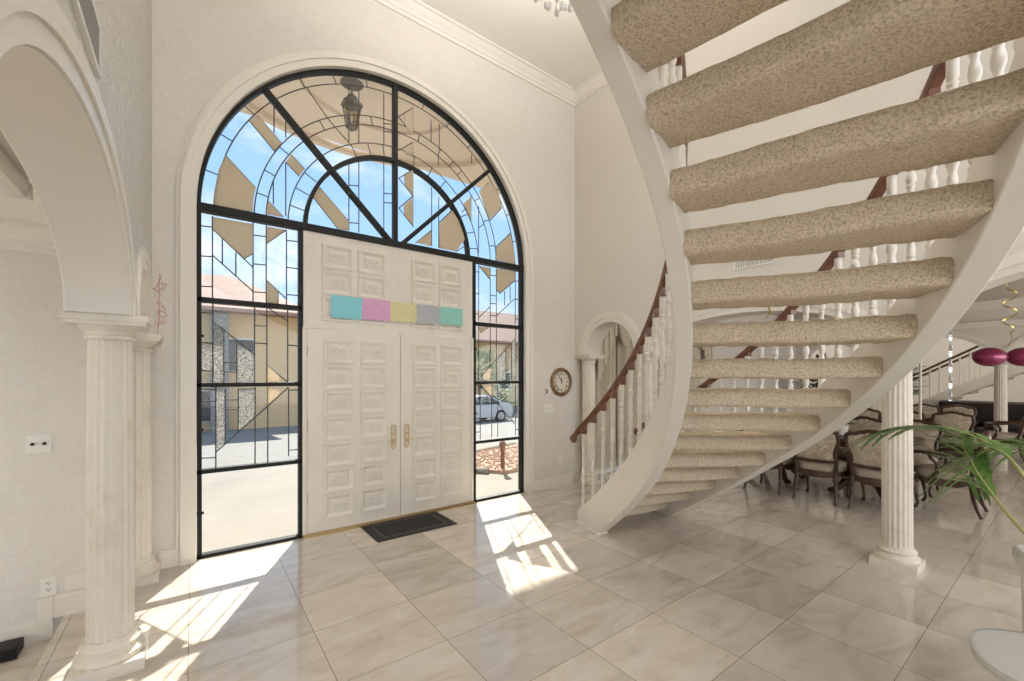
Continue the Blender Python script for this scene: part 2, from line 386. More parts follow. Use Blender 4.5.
# sunken room on the left
struct(MB().box(-4.2, -0.49, 3.98, 4.80, -0.26, 2.50).build('wall_side', SIDEP, smooth=False))
struct(MB().box(-4.4, -4.2, -4.0, 4.80, -0.26, 2.50).build('wall_side.001', SIDEP, smooth=False))
struct(MB().box(-4.4, -0.49, -4.0, 4.80, 2.50, 2.66).build('ceiling_side', CEILM, smooth=False))
crown('trim_8', ((-4.2, 3.98), (-0.49, 3.98)), 2.50, (0, -1))
m = MB().box(-3.4, -0.64, -1.0, 3.02, 2.44, 2.50); struct(m.build('ceiling_side.001', CEILM, smooth=False))
prof = [(0, 0.02), (0.03, 0.02), (0.03, 0.0), (0.012, -0.03), (-0.03, -0.035), (-0.03, 0.0)]
m = MB().loft([[(-0.655 + a, y, 2.45 + b*1.2) for a, b in prof] for y in (-1.0, 3.05)]); m.box(-3.4, -0.62, 3.02, 3.05, 2.40, 2.475); struct(m.build('trim_9', TRIM))
m = MB(); m.box(-4.2, -0.72, 3.962, 3.98, -0.13, -0.02); m.box(-4.2, -0.72, 3.969, 3.98, -0.02, 0.005)
m.box(-0.79, -0.72, 3.958, 3.98, -0.02, 0.14); m.box(-0.72, -0.49, 3.962, 3.98, 0.0, 0.115); m.box(-0.72, -0.49, 3.969, 3.98, 0.115, 0.14)
struct(m.build('baseboard_side', TRIM))
# dining hall shell
struct(MB().box(4.84, 19.0, 4.80, 5.1, -0.1, 6.2).build('wall_dining', PLAIN, smooth=False))
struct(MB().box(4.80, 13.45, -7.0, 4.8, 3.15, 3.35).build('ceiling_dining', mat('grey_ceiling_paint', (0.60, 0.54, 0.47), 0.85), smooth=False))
FA = [(1.16, 3.05, SPR, 0.60), (-0.95, 0.90, SPR, 0.60), (3.31, 4.6, SPR, 0.55)]
m = arch_wall('y', 13.45, 13.75, -7.0, 4.8, 6.0, [FA[1], FA[0], FA[2]], under=[(0.90, 1.16, SPR), (3.05, 3.31, SPR)])
struct(m.build('wall_far', PLAIN, smooth=False, origin=(13.45, 0, 0)))
arch_trims('trim_10', 13.45, -1, FA)
m = MB().box(13.33, 13.45, -7, 4.8, 2.66, 2.72); m.box(13.38, 13.45, -7, 4.8, 2.60, 2.66); struct(m.build('trim_11', TRIM))
crown('trim_12', ((13.45, -7), (13.45, 4.8)), 3.15, (-1, 0))
struct(MB().box(18.8, 19.0, -7, 4.8, 0, 6.0).build('wall_back', PLAIN, smooth=False))
struct(MB().box(13.75, 19.0, -7, 4.8, 6.0, 6.2).build('ceiling_hall', CEILM, smooth=False))

# ------------------------------------------------------------------ the window: bars, glass, lead, tan panes
LEAD={'fan':[[(0.229,3.508),(0.461,3.279)],[(0.559,3.185),(0.687,3.066)],[(0.471,3.955),(0.672,3.756)],[(0.41,3.877),(0.613,3.664)],[(0.751,3.681),(0.871,3.57)],[(0.707,3.59),(0.823,3.488)],[(0.609,4.098),(0.609,3.835)],[(0.707,3.984),(0.707,3.824)],[(0.603,3.383),(0.603,3.163)],[(0.707,3.59),(0.707,3.077)],[(1.289,4.551),(1.289,3.956)],[(1.39,4.584),(1.39,3.989)],[(1.289,3.786),(1.289,3.066)],[(1.39,3.835),(1.39,3.06)],[(1.656,4.621),(1.656,4.064)],[(1.656,3.917),(1.656,3.062)],[(1.289,4.361),(1.39,4.392)],[(1.289,4.183),(1.39,4.212)],[(1.289,3.528),(1.39,3.547)],[(1.289,3.142),(1.39,3.156)],[(1.656,4.295),(1.751,4.32)],[(1.656,4.207),(1.751,4.232)],[(1.656,3.539),(1.751,3.556)],[(1.656,3.44),(1.751,3.455)],[(0.889,4.369),(1.092,4.131)],[(1.092,4.131),(1.289,3.967)],[(0.989,3.447),(1.289,3.153)],[(0.932,3.335),(1.181,3.055)],[(1.991,4.59),(1.991,4.291)],[(1.991,4.192),(1.991,4.026)],[(1.991,3.894),(1.991,3.247)],[(2.216,4.538),(2.216,4.283)],[(2.321,4.525),(2.321,4.214)],[(2.223,3.757),(2.223,3.074)],[(2.314,3.66),(2.314,3.067)],[(2.764,4.301),(2.764,4.192)],[(2.31,4.159),(2.31,4.038)],[(2.756,3.79),(2.756,3.481)],[(2.867,3.689),(2.867,3.101)],[(1.818,4.427),(1.991,4.59)],[(1.818,4.427),(1.928,4.336)],[(1.825,4.056),(1.991,4.202)],[(1.825,3.748),(1.991,3.894)],[(1.825,3.748),(1.991,3.595)],[(1.991,3.595),(1.825,3.417)],[(1.825,3.417),(1.998,3.249)],[(2.31,3.356),(2.505,3.567)],[(2.026,3.071),(2.223,3.255)],[(2.709,3.651),(2.626,3.56)],[(3.035,3.542),(3.228,3.757)],[(3.126,3.222),(3.371,3.461)],[(2.893,3.88),(3.013,4.023)],[(2.545,3.063),(2.697,3.18)],[(2.955,3.495),(2.867,3.414)]],'left':[[(0.137,2.948),(0.137,2.232)],[(0.44,2.958),(0.44,2.221)],[(0.545,2.958),(0.545,2.225)],[(0.713,2.94),(0.713,2.234)],[(0.044,2.847),(0.137,2.853)],[(0.044,2.588),(0.137,2.596)],[(0.044,2.328),(0.137,2.335)],[(0.44,2.843),(0.545,2.852)],[(0.44,2.582),(0.545,2.587)],[(0.44,2.327),(0.545,2.331)],[(0.713,2.848),(0.813,2.855)],[(0.713,2.592),(0.813,2.595)],[(0.713,2.334),(0.813,2.336)],[(0.137,2.839),(0.44,2.55)],[(0.137,2.611),(0.44,2.329)],[(0.373,2.62),(0.44,2.678)],[(0.208,2.765),(0.208,2.55)],[(0.308,2.662),(0.308,2.456)],[(0.545,2.786),(0.713,2.948)],[(0.545,2.449),(0.713,2.292)],[(0.642,2.348),(0.642,2.234)],[(0.14,2.195),(0.14,1.495)],[(0.452,2.195),(0.452,1.476)],[(0.55,2.205),(0.55,1.475)],[(0.723,2.222),(0.723,1.473)],[(0.218,1.96),(0.218,1.495)],[(0.316,1.861),(0.316,1.494)],[(0.161,1.462),(0.161,0.732)],[(0.456,1.458),(0.456,0.741)],[(0.557,1.456),(0.557,0.74)],[(0.731,1.44),(0.731,0.797)],[(0.229,1.448),(0.229,0.969)],[(0.327,1.446),(0.327,1.052)],[(0.051,2.105),(0.14,2.103)],[(0.051,1.846),(0.14,1.845)],[(0.051,1.607),(0.14,1.603)],[(0.456,2.021),(0.55,2.022)],[(0.456,1.86),(0.55,1.859)],[(0.723,1.853),(0.812,1.851)],[(0.723,1.501),(0.812,1.501)],[(0.062,1.446),(0.161,1.439)],[(0.062,1.345),(0.161,1.341)],[(0.062,1.103),(0.161,1.096)],[(0.062,0.853),(0.161,0.847)],[(0.731,1.426),(0.817,1.424)],[(0.731,0.853),(0.817,0.852)],[(0.218,1.681),(0.316,1.683)],[(0.218,1.598),(0.316,1.594)],[(0.229,1.35),(0.327,1.346)],[(0.229,1.267),(0.327,1.262)],[(0.14,2.036),(0.456,1.753)],[(0.55,2.199),(0.723,2.082)],[(0.55,1.66),(0.723,1.501)],[(0.161,0.893),(0.731,1.451)]],'right':[[(2.868,2.948),(2.868,2.253)],[(3.041,2.949),(3.041,2.253)],[(3.137,2.95),(3.137,2.248)],[(3.443,2.956),(3.443,2.257)],[(2.868,2.189),(2.868,1.507)],[(3.041,2.188),(3.041,1.506)],[(3.137,2.195),(3.137,1.505)],[(3.45,2.203),(3.45,1.504)],[(3.291,1.895),(3.291,1.504)],[(3.382,1.994),(3.382,1.504)],[(2.777,2.857),(2.868,2.865)],[(2.777,2.59),(2.868,2.595)],[(2.777,2.335),(2.868,2.338)],[(3.041,2.852),(3.137,2.855)],[(3.041,2.595),(3.137,2.595)],[(3.041,2.49),(3.137,2.494)],[(3.041,2.337),(3.137,2.34)],[(3.443,2.833),(3.555,2.836)],[(3.443,2.586),(3.555,2.593)],[(3.443,2.326),(3.555,2.329)],[(2.777,1.851),(2.868,1.854)],[(3.45,1.819),(3.555,1.822)],[(2.868,2.948),(3.041,2.791)],[(3.137,2.685),(3.192,2.633)],[(3.192,2.633),(3.443,2.838)],[(3.137,2.34),(3.443,2.6)],[(2.868,2.292),(3.041,2.45)],[(2.892,1.545),(3.45,2.066)],[(3.267,2.674),(3.267,2.486)],[(3.358,2.753),(3.358,2.549)],[(2.891,1.464),(2.891,0.767)],[(3.065,1.449),(3.065,0.778)],[(3.158,1.448),(3.158,0.775)],[(3.448,1.445),(3.448,0.772)],[(2.891,1.464),(3.065,1.285)],[(3.065,1.234),(3.158,1.218)],[(3.158,1.21),(3.431,0.931)],[(2.798,0.862),(2.891,0.862)],[(3.448,0.851),(3.541,0.849)]]}
TAN_={'fan':[[(0.229,3.508),(0.461,3.279),(0.443,3.178),(0.439,3.059),(0.139,3.036),(0.149,3.166),(0.181,3.359)],[(0.471,3.955),(0.672,3.756),(0.636,3.701),(0.613,3.664),(0.41,3.877)],[(0.751,3.681),(0.871,3.57),(0.823,3.488),(0.707,3.59)],[(0.559,3.185),(0.687,3.066),(0.544,3.062)],[(0.989,3.447),(1.289,3.153),(1.289,3.062),(1.181,3.055),(0.932,3.335)],[(1.893,3.8),(1.991,3.89),(1.991,3.605),(1.9,3.68)],[(1.886,3.47),(1.991,3.579),(1.991,3.264),(1.893,3.351)],[(1.893,4.487),(1.991,4.583),(1.991,4.291),(1.91,4.33)],[(1.9,4.106),(1.991,4.192),(1.991,4.036),(1.9,4.047)],[(2.321,3.351),(2.493,3.547),(2.606,3.413),(2.68,3.249),(2.545,3.07),(2.321,3.068)],[(2.033,3.079),(2.216,3.243),(2.216,3.073)],[(2.88,3.884),(3.044,4.05),(3.181,3.898),(3.219,3.754),(3.035,3.561),(2.955,3.729)],[(3.135,3.216),(3.361,3.439),(3.42,3.236),(3.449,3.053),(3.126,3.063)],[(2.655,3.674),(2.751,3.778),(2.756,3.488),(2.697,3.594)]],'left':[[(0.141,2.942),(0.439,2.943),(0.439,2.678),(0.373,2.62),(0.141,2.834)],[(0.548,2.944),(0.706,2.946),(0.548,2.789)],[(0.548,2.442),(0.642,2.353),(0.642,2.242),(0.548,2.24)],[(0.555,1.655),(0.651,1.563),(0.651,1.496),(0.555,1.497)],[(0.555,1.448),(0.651,1.447),(0.651,1.38),(0.555,1.293)]],'right':[[(3.137,2.95),(3.436,2.955),(3.436,2.843),(3.192,2.639),(3.137,2.685)],[(2.892,2.944),(3.035,2.94),(3.035,2.804)],[(2.874,2.176),(3.035,2.187),(2.898,2.1)],[(2.938,1.584),(3.041,1.681),(3.041,1.519),(2.938,1.514)],[(2.897,1.459),(3.059,1.457),(3.059,1.298)]]}
TEX_={'left':[[(0.144,2.029),(0.216,1.96),(0.216,1.495),(0.144,1.495)],[(0.319,1.867),(0.45,1.747),(0.45,1.485),(0.319,1.486)],[(0.165,1.454),(0.227,1.453),(0.227,0.974),(0.165,0.911)],[(0.33,1.452),(0.454,1.45),(0.454,1.19),(0.33,1.07)],[(0.053,1.838),(0.136,1.84),(0.136,1.608),(0.053,1.612)]],'right':[[(3.143,1.771),(3.284,1.909),(3.284,1.513),(3.143,1.513)],[(3.385,1.994),(3.447,2.052),(3.447,1.512),(3.385,1.512)]]}

def bar(m, x0, z0, x1, z1, w, y0, y1):
    d = Vector((x1-x0, 0, z1-z0)).normalized(); nrm = Vector((-d.z, 0, d.x))*w/2
    a, b = Vector((x0, 0, z0)), Vector((x1, 0, z1))
    poly = [a - nrm, b - nrm, b + nrm, a + nrm]
    return m.loft([[(p.x, y0, p.z) for p in poly], [(p.x, y1, p.z) for p in poly]])
Y0, Y1 = YW - 0.03, YW + 0.045
RO = 1.767
def lead_line(m, pts, r=0.0055):
    m.tube([(x, YW, z) for x, z in pts], r, 6)
def arcpts(r, a0, a1, n=24): return [(WX + r*cos(math.radians(a0 + (a1-a0)*i/n)), ZS + r*sin(math.radians(a0 + (a1-a0)*i/n))) for i in range(n + 1)]
def window(name, frame, glass, key, extra_lead):
    w = struct(frame.build(name, BLACKM, bevel=0.004, origin=(WX, YW, 0)))
    glass.build('glass', GLASS, w, smooth=False)
    m = MB()
    for l in LEAD[key]: lead_line(m, l)
    for l in extra_lead: lead_line(m, l)
    m.build('lead_came', LEADM, w)
    for p in TAN_[key]: MB().prism(p, YW - 0.006, YW + 0.012, lambda u, v, d: (u, d, v)).build('tan_pane', TAN, w, smooth=False)
    for p in TEX_.get(key, []): MB().prism(p, YW - 0.006, YW + 0.012, lambda u, v, d: (u, d, v)).build('hammered_pane', TEXG, w, smooth=False)
    return w
# fanlight
m = MB(); band(m, 'x', WX, ZS, 0, RO - 0.030, RO - 0.030, 0.030, Y0, Y1, 64)
band(m, 'x', WX, ZS, 0, 0.90, 0.90, 0.036, Y0, Y1, 48)
bar(m, WX - RO, ZS, WX + RO, ZS, 0.07, Y0 - 0.01, Y1)
bar(m, 1.781, ZS, 1.781, ZS + RO - 0.02, 0.044, Y0 - 0.006, Y1)
for a in (43.7, 136.3): bar(m, WX + 0.06*cos(math.radians(a)), ZS, WX + (RO-0.02)*cos(math.radians(a)), ZS + (RO-0.02)*sin(math.radians(a)), 0.044, Y0 - 0.004, Y1)
g = MB().prism([(WX + (RO-0.02)*cos(PI*i/48), ZS + (RO-0.02)*sin(PI*i/48)) for i in range(49)], YW, YW + 0.006, lambda u, v, d: (u, d, v))
ex = [arcpts(1.64, 0, 180, 60), arcpts(1.345, 0, 180, 48), arcpts(1.25, 0, 180, 48), arcpts(1.068, 0, 180, 40)]
def radial(r0, r1, angs):
    return [[(WX + r*cos(math.radians(a)), ZS + r*sin(math.radians(a))) for r in (r0, r1)] for a in angs]
ex += radial(1.64, 1.745, [12, 24, 35.5, 56, 67.5, 79, 101, 112.5, 124, 145, 157, 169])
ex += radial(1.25, 1.345, [10, 24, 36, 52, 58, 66, 78, 102, 113, 126, 148, 160, 170])
ex += radial(0.94, 1.068, [8, 19, 31, 55, 66, 78, 98, 107, 117, 150, 160, 170])
window('window_1', m, g, 'fan', ex)
# sidelights
for nm, key, x0, x1 in (('window_2', 'left', WX - RO, 0.845), ('window_3', 'right', 2.775, WX + RO)):
    m = MB()
    bar(m, x0 + 0.02, 0, x0 + 0.016, ZS, 0.034, Y0, Y1); bar(m, x1 - 0.013, 0, x1 - 0.013, ZS, 0.034, Y0, Y1)
    for z, w in ((2.213, 0.044), (1.481, 0.036), (0.738, 0.036), (0.012, 0.03)): bar(m, x0, z, x1, z, w, Y0, Y1)
    for z in (1.9, 0.39, 1.1): m.box(x0 - 0.005, x0 + 0.05, Y0 - 0.006, Y0, z - 0.012, z + 0.012)
    g = MB().box(x0 + 0.02, x1 - 0.013, YW, YW + 0.006, 0.0, ZS)
    window(nm, m, g, key, [])

# ------------------------------------------------------------------ the double door
DY = 4.505   # face of the leaves
def panel(m, x0, x1, z0, z1, y=DY):
    """a square raised rim round a sunken field with a carved rosette"""
    def rect(a, d, yy): return [(x0+a, yy, z0+a), (x1-a, yy, z0+a), (x1-a, yy, z1-a), (x0+a, yy, z1-a)]
    rings = [rect(-0.008, 0, y), rect(-0.004, 0, y - 0.013), rect(0.012, 0, y - 0.013), rect(0.022, 0, y - 0.004), rect(0.040, 0, y + 0.006), rect(0.054, 0, y + 0.006), rect(0.062, 0, y - 0.001), rect(0.066, 0, y - 0.001)]
    m.loft(rings, cap=False); m.quad(*rings[-1])
    cx, cz = (x0+x1)/2, (z0+z1)/2; hw, hh = (x1-x0)/2 - 0.075, (z1-z0)/2 - 0.072
    for i in (-1, 0, 1):
        for j in (-1, 1):
            rt = Matrix.Rotation(0.7*i*j, 3, 'Y')
            m.ball((cx + i*hw*0.72, y - 0.002, cz + j*hh*0.62), 0.022, 0.007, 0.011, 8, rt)
    for a in (-1, 1):
        bar(m, cx - hw*0.55, cz - a*hh*0.7, cx + hw*0.55, cz + a*hh*0.7, 0.009, y - 0.009, y)
        m.ball((cx + a*hw*0.95, y - 0.002, cz), 0.010, 0.006, 0.018, 8); m.ball((cx + a*hw*0.45, y - 0.002, cz), 0.012, 0.007, 0.012, 8)
    m.ball((cx, y - 0.003, cz), 0.013, 0.009, 0.013, 8)
ROWS = [(0.140 + 0.2587*i, 0.140 + 0.2587*i + 0.226) for i in range(7)]
def slab(m, x0, x1, z0, z1, holes):
    """a leaf with its face open where the panels sit"""
    xs = sorted({x0, x1, *[h[0] for h in holes], *[h[1] for h in holes]}); zs = sorted({z0, z1, *[h[2] for h in holes], *[h[3] for h in holes]})
    for a, b in zip(xs, xs[1:]):
        for c, d in zip(zs, zs[1:]):
            if any(abs(a-h[0]) < 1e-6 and abs(c-h[2]) < 1e-6 for h in holes): continue
            m.quad((a, DY, c), (b, DY, c), (b, DY, d), (a, DY, d))
    m.quad((x0, DY+0.045, z0), (x1, DY+0.045, z0), (x1, DY+0.045, z1), (x0, DY+0.045, z1))
    for a in (x0, x1): m.quad((a, DY, z0), (a, DY+0.045, z0), (a, DY+0.045, z1), (a, DY, z1))
    for c in (z0, z1): m.quad((x0, DY, c), (x1, DY, c), (x1, DY+0.045, c), (x0, DY+0.045, c))
def leaf(name, x0, x1, cols, hx):
    m = MB(); hs = []
    for a, b in cols:
        for c, d in ROWS: hs.append((a, b, c, d))
    slab(m, x0, x1, 0.022, 2.02, hs)
    for h in hs: panel(m, *h)
    o = struct(m.build(name, DOORW, origin=((x0+x1)/2, DY, 0.022), angle=25))
    h = MB()
    hw = 0.022
    stad = [(hx + hw*cos(a), DY - 0.008, 0.90 + (0.105 if sin(a) >= 0 else -0.105) + hw*sin(a)) for a in [2*PI*(i + 0.5)/24 for i in range(24)]]
    h.tube(stad, 0.0065, 8, True)
    h.lathe([(0.001, 0.0), (0.016, 0.0), (0.014, 0.016), (0.001, 0.018)], (hx, DY, 0.935), 14, axis='y')
    h.lathe([(0.001, 0.0), (0.018, 0.0), (0.012, 0.02), (0.001, 0.022)], (hx, DY, 0.855), 14, axis='y')
    hd = h.build('handle', BRASS, o)
    sgn = 1 if hx > 1.83 else -1
    MB().tube([(hx, DY - 0.012, 0.855), (hx, DY - 0.04, 0.855), (hx + sgn*0.07, DY - 0.04, 0.858)], 0.006, 8).build('lever', BRASS, hd)
    ex_ = x0 if hx > x0 + (x1-x0)/2 else x1
    for z in (0.36, 1.07, 1.80):
        MB().box(ex_ - 0.006, ex_ + 0.006, DY - 0.006, DY + 0.01, z - 0.05, z + 0.05).build('hinge', mat('hinge_metal', (0.50, 0.40, 0.26), 0.5, 0.3) if hx < 1.8 else DOORW, o)
    return o
leaf('door_1', 0.888, 1.830, [(1.046, 1.329), (1.404, 1.679)], 1.753)
leaf('door_2', 1.836, 2.735, [(1.984, 2.268), (2.332, 2.612)], 1.906)
m = MB(); hs = []
for a, b in ((1.030, 1.317), (1.380, 1.662), (1.968, 2.256), (2.312, 2.600)):
    for z in (2.118, 2.380, 2.642): hs.append((a, b, z, z + 0.226))
slab(m, 0.855, 2.760, 2.028, 2.985, hs)
for h in hs: panel(m, *h)
m.box(1.826, 1.832, DY - 0.002, DY, 2.028, 2.985)
struct(m.build('door_3', DOORW, angle=25))
m = MB().box(0.845, 0.885, DY - 0.006, DY + 0.06, 0, 2.03); m.box(2.738, 2.775, DY - 0.006, DY + 0.06, 0, 2.03)
struct(m.build('trim_13', DOORW, bevel=0.003))
m = MB().box(0.85, 2.77, DY - 0.05, DY + 0.02, 0.0, 0.018); m.box(0.85, 2.77, DY - 0.035, DY + 0.02, 0.018, 0.024)
struct(m.build('trim_14', mat('brass_threshold', (0.45, 0.32, 0.15), 0.35, 0.8)))

# ------------------------------------------------------------------ the curved open staircase
CX, CY = 0.8673, 3.3761; TH0, DTH = -0.0903, -0.0932; RISE, Z0 = 0.18281, -0.04417
RIN, ROUT = 2.481, 3.4287
KTOP = 18.0
def hp(R, k, dz=0.0):
    t = TH0 + DTH*k
    return Vector((CX + R*cos(t), CY + R*sin(t), Z0 + RISE*k + dz))
stair = thing('spiral_staircase', 'curved open staircase with beige carpeted treads, white stringers and reddish wooden handrails', 'staircase', (3.2, 2.9, 0))
def stringer(r0, r1, k0, topf, botf):
    rings = []; n = 110
    for i in range(n + 1):
        k = k0 + (KTOP - k0)*i/n; zc = Z0 + RISE*k
        zt, zb = zc + topf(k), max(0.0, zc + botf(k)); zt = max(zt, zb + 0.05)
        t = TH0 + DTH*k
        P = lambda R, z: (CX + R*cos(t), CY + R*sin(t), z)
        rings.append([P(r0, zb), P(r0, zt), P(r1, zt), P(r1, zb)])
    return MB().loft(rings)
def lerp(a, b, t): return a + (b-a)*max(0, min(1, t))
TOPI = lambda k: lerp(0.215, 0.25, k/8.0)
BOTI = lambda k: lerp(-0.20, -0.02, (k-5.5)/6.5)
TOPO = lambda k: 0.265
BOTO = lambda k: lerp(-0.13, -0.048, (k-1)/4.0)
stringer(RIN - 0.092, RIN - 0.002, -0.15, TOPI, BOTI).build('stringer', STAIRW, stair, bevel=0.006)
stringer(ROUT - 0.002, ROUT + 0.10, 0.2, TOPO, BOTO).build('stringer', STAIRW, stair, bevel=0.006)
# the toe of the inner stringer on a thin plinth
m = MB()
for dz, d in ((0.0, 0.02), (0.012, 0.0)):
    m.loft([[tuple(hp(R, k)*1.0)[:2] + (z,) for R, k in ((RIN-0.092-d, -0.35), (RIN-0.002+d, -0.35), (RIN-0.002+d, 1.4), (RIN-0.092-d, 1.4))] for z in (dz, dz + 0.012)])
m.build('base_plinth', STAIRW, stair)
rnd = random.Random(3)
def tread(k):
    nr, R0, R1 = 26, RIN - 0.0035, ROUT + 0.0035
    th = 0.056; cr = 0.034
    rings = []
    ph = [rnd.uniform(0, 6) for _ in range(8)]
    for i in range(nr + 1):
        R = R0 + (R1-R0)*i/nr
        w = 0.0932*R*1.10
        sec = []
        def arc(cx, cz, a0, a1, n=5):
            for q in range(n + 1):
                a = a0 + (a1-a0)*q/n; sec.append((cx + cr*cos(a), cz + cr*sin(a)))
        arc(cr, th - cr, PI, PI/2); 
        for q in (0.25, 0.5, 0.75): sec.append((cr + (w-2*cr)*q, th))
        arc(w - cr, th - cr, PI/2, 0); arc(w - cr, -th + cr, 0, -PI/2)
        for q in (0.75, 0.5, 0.25): sec.append((cr + (w-2*cr)*q, -th))
        arc(cr, -th + cr, -PI/2, -PI)
        sec.append((0, 0.0))
        t0 = TH0 + DTH*k; zc = Z0 + RISE*k
        ring = []
        for j, (s, z) in enumerate(sec):
            jt = 0.0028*(sin(R*37 + ph[0] + j*0.9) + sin(R*71 + ph[1] - j*1.7)) + rnd.uniform(-0.0012, 0.0012)
            sag = -0.004*sin(PI*i/nr) + 0.003*sin(R*9 + ph[2])
            t = t0 + (s + (jt if s < w/2 else -jt))/R
            ring.append((CX + R*cos(t), CY + R*sin(t), zc + z + jt*(1 if z > 0 else -1) + sag))
        rings.append(ring)
    return MB().loft(rings)
for k in range(1, 18): tread(k).build('tread', CARPET, stair, angle=60)
# handrails
RAILDZ = 1.075
def rail(R, k0, name='handrail'):
    m = MB(); rings = []; n = 120
    prof = [(-0.020, -0.030), (-0.026, -0.012), (-0.030, 0.004), (-0.026, 0.020), (-0.012, 0.030), (0.012, 0.030), (0.026, 0.020), (0.030, 0.004), (0.026, -0.012), (0.020, -0.030)]
    for i in range(n + 1):
        k = k0 + (KTOP - k0)*i/n; t = TH0 + DTH*k
        dz = RAILDZ - (0.02*((0.5 - (k - k0))/0.5)**2 if k - k0 < 0.5 else 0)
        rings.append([(CX + (R+a)*cos(t), CY + (R+a)*sin(t), Z0 + RISE*k + dz + b) for a, b in prof])
    m.loft(rings)
    e = hp(R, k0 - 0.05, RAILDZ - 0.035); m.ball(e, 0.042, 0.042, 0.048, 14)
    return m
def baluster_mesh():
    L = 0.80; m = MB(); rings = []; SEG = 12
    def sq(h):  # squarish section
        return lambda a: h/max(abs(cos(a)), abs(sin(a)))**0.85
    def circ(r): return lambda a: r
    st = []
    for z in (0.0, 0.11): st.append((z, sq(0.0185)))
    st += [(0.118, circ(0.013)), (0.126, circ(0.020)), (0.138, circ(0.020)), (0.146, circ(0.012)), (0.16, circ(0.017)), (0.185, circ(0.0225)), (0.205, circ(0.019)), (0.216, circ(0.0125)), (0.226, circ(0.019)), (0.236, circ(0.014))]
    n = 34
    for i in range(n + 1):
        z = 0.245 + 0.31*i/n; ph = 2*PI*z/0.085
        r0 = 0.0145 + 0.004*sin(PI*i/n)
        st.append((z, (lambda r0, ph: (lambda a: r0*(1 + 0.22*cos(2*a - ph))))(r0, ph)))
    st += [(0.562, circ(0.014)), (0.572, circ(0.019)), (0.582, circ(0.0125)), (0.592, circ(0.019)), (0.612, circ(0.0225)), (0.634, circ(0.016)), (0.645, circ(0.012)), (0.653, circ(0.020)), (0.664, circ(0.020)), (0.672, circ(0.013))]
    for z in (0.68, L): st.append((z, sq(0.0185)))
    for z, f in st: rings.append([(f(2*PI*k/SEG)*cos(2*PI*k/SEG), f(2*PI*k/SEG)*sin(2*PI*k/SEG), z) for k in range(SEG)])
    m.loft(rings); return m
balproto = None
def rail_with_balusters(R, k0, kb, step, topf):
    global balproto
    m = rail(R, k0); k = kb
    spots = []
    while k < KTOP - 0.2:
        zb = Z0 + RISE*k + topf(k) - 0.03; spots.append((k, zb)); k += step
    for k, zb in spots:
        # wooden block between the level top of a baluster and the sloping rail
        t = TH0 + DTH*k; hw = 0.034/R
        zt = zb + 0.80; rg = []
        for tt, kk in ((t + hw, k - hw/abs(DTH)), (t, k), (t - hw, k + hw/abs(DTH))):
            zr = Z0 + RISE*kk + RAILDZ - 0.026
            zl = zt - 0.004 if tt != t + hw else min(zt - 0.004, zr - 0.004)
            rg.append([(CX + r*cos(tt), CY + r*sin(tt), z) for r, z in ((R-0.019, zl), (R+0.019, zl), (R+0.019, zr), (R-0.019, zr))])
        m.loft(rg)
    m.build('handrail', RAILW, stair)
    for k, zb in spots:
        p = hp(R, k); p.z = zb
        if balproto is None:
            balproto = baluster_mesh().build('baluster', STAIRW, stair, local=True, angle=50); b = balproto
        else:
            b = balproto.copy(); COL.objects.link(b)
        b.location = p - stair.location; b.rotation_euler = (0, 0, TH0 + DTH*k)
rail_with_balusters(RIN - 0.054, -0.55, 0.1, 0.70, TOPI)
rail_with_balusters(ROUT + 0.05, -0.55, 0.35, 0.535, TOPO)

# ------------------------------------------------------------------ fluted columns
def make_column(name, label, loc, hgt=SPR, r=0.098, wmat=COLM):
    t = thing(name, label, 'column', loc, 0, 'fluted columns of the arcades'); x, y, z = loc
    m = MB().box(x-0.148, x+0.148, y-0.148, y+0.148, z, z+0.062)
    m.lathe([(0.10, 0.06), (0.143, 0.062), (0.147, 0.075), (0.143, 0.09), (0.128, 0.098), (0.118, 0.108), (0.116, 0.118), (0.124, 0.124), (0.126, 0.136), (0.118, 0.146), (0.106, 0.152), (0.104, 0.17), (0.09, 0.17)], loc, 40)
    m.build('base', wmat, t, angle=30)
    NF = 18
    def flute(a, rr, zz):
        c = abs(sin(a*NF/2)); d = 1.0 if rr < 0 else 0.0
        return rr*(1 - 0.085*(max(0.0, c - 0.35)/0.65)**0.7)
    prof = [(r*1.03, 0.165), (r*1.0, 0.20), (r, 0.8), (r*0.97, 1.3), (r*0.93, hgt-0.14), (r*0.93, hgt-0.12)]
    MB().lathe(prof, loc, NF*8, flute).build('shaft', wmat, t, angle=50)
    m = MB().lathe([(0.08, hgt-0.125), (0.097, hgt-0.125), (0.106, hgt-0.118), (0.106, hgt-0.105), (0.098, hgt-0.098), (0.10, hgt-0.085), (0.115, hgt-0.07), (0.132, hgt-0.055), (0.136, hgt-0.05), (0.12, hgt-0.045)], loc, 40)
    m.box(x-0.155, x+0.155, y-0.155, y+0.155, z+hgt-0.052, z+hgt-0.032); m.box(x-0.165, x+0.165, y-0.165, y+0.165, z+hgt-0.032, z+hgt)
    m.build('capital', wmat, t, angle=30)
    return t
c0 = make_column('fluted_column', 'cream fluted column under the big arch beside the sunken room', (-0.354, 3.135, 0))
c1 = dup(c0, (4.65, 0.915, 0), 0, 'cream fluted column in front of the dining chairs, under the staircase')
dup(c0, (4.65, 3.295, 0), 0, 'cream fluted column seen between the stair balusters by the small arch')
dup(c0, (-0.354, 4.33, 0), 0, 'cream fluted column against the front wall, half hidden behind a nearer column')
dup(c0, (4.65, 4.34, 0), 0, 'cream fluted column against the front wall beside the round clock')
dup(c0, (13.60, 1.03, 0), 0, 'cream column of the far arcade behind the red balloons')
dup(c0, (13.60, 3.18, 0), 0, 'cream column of the far arcade, nearer the front wall than its neighbour')

# ------------------------------------------------------------------ things on the walls
def tagm(o, label, cat, group=None): return tag(o, label, cat, group)
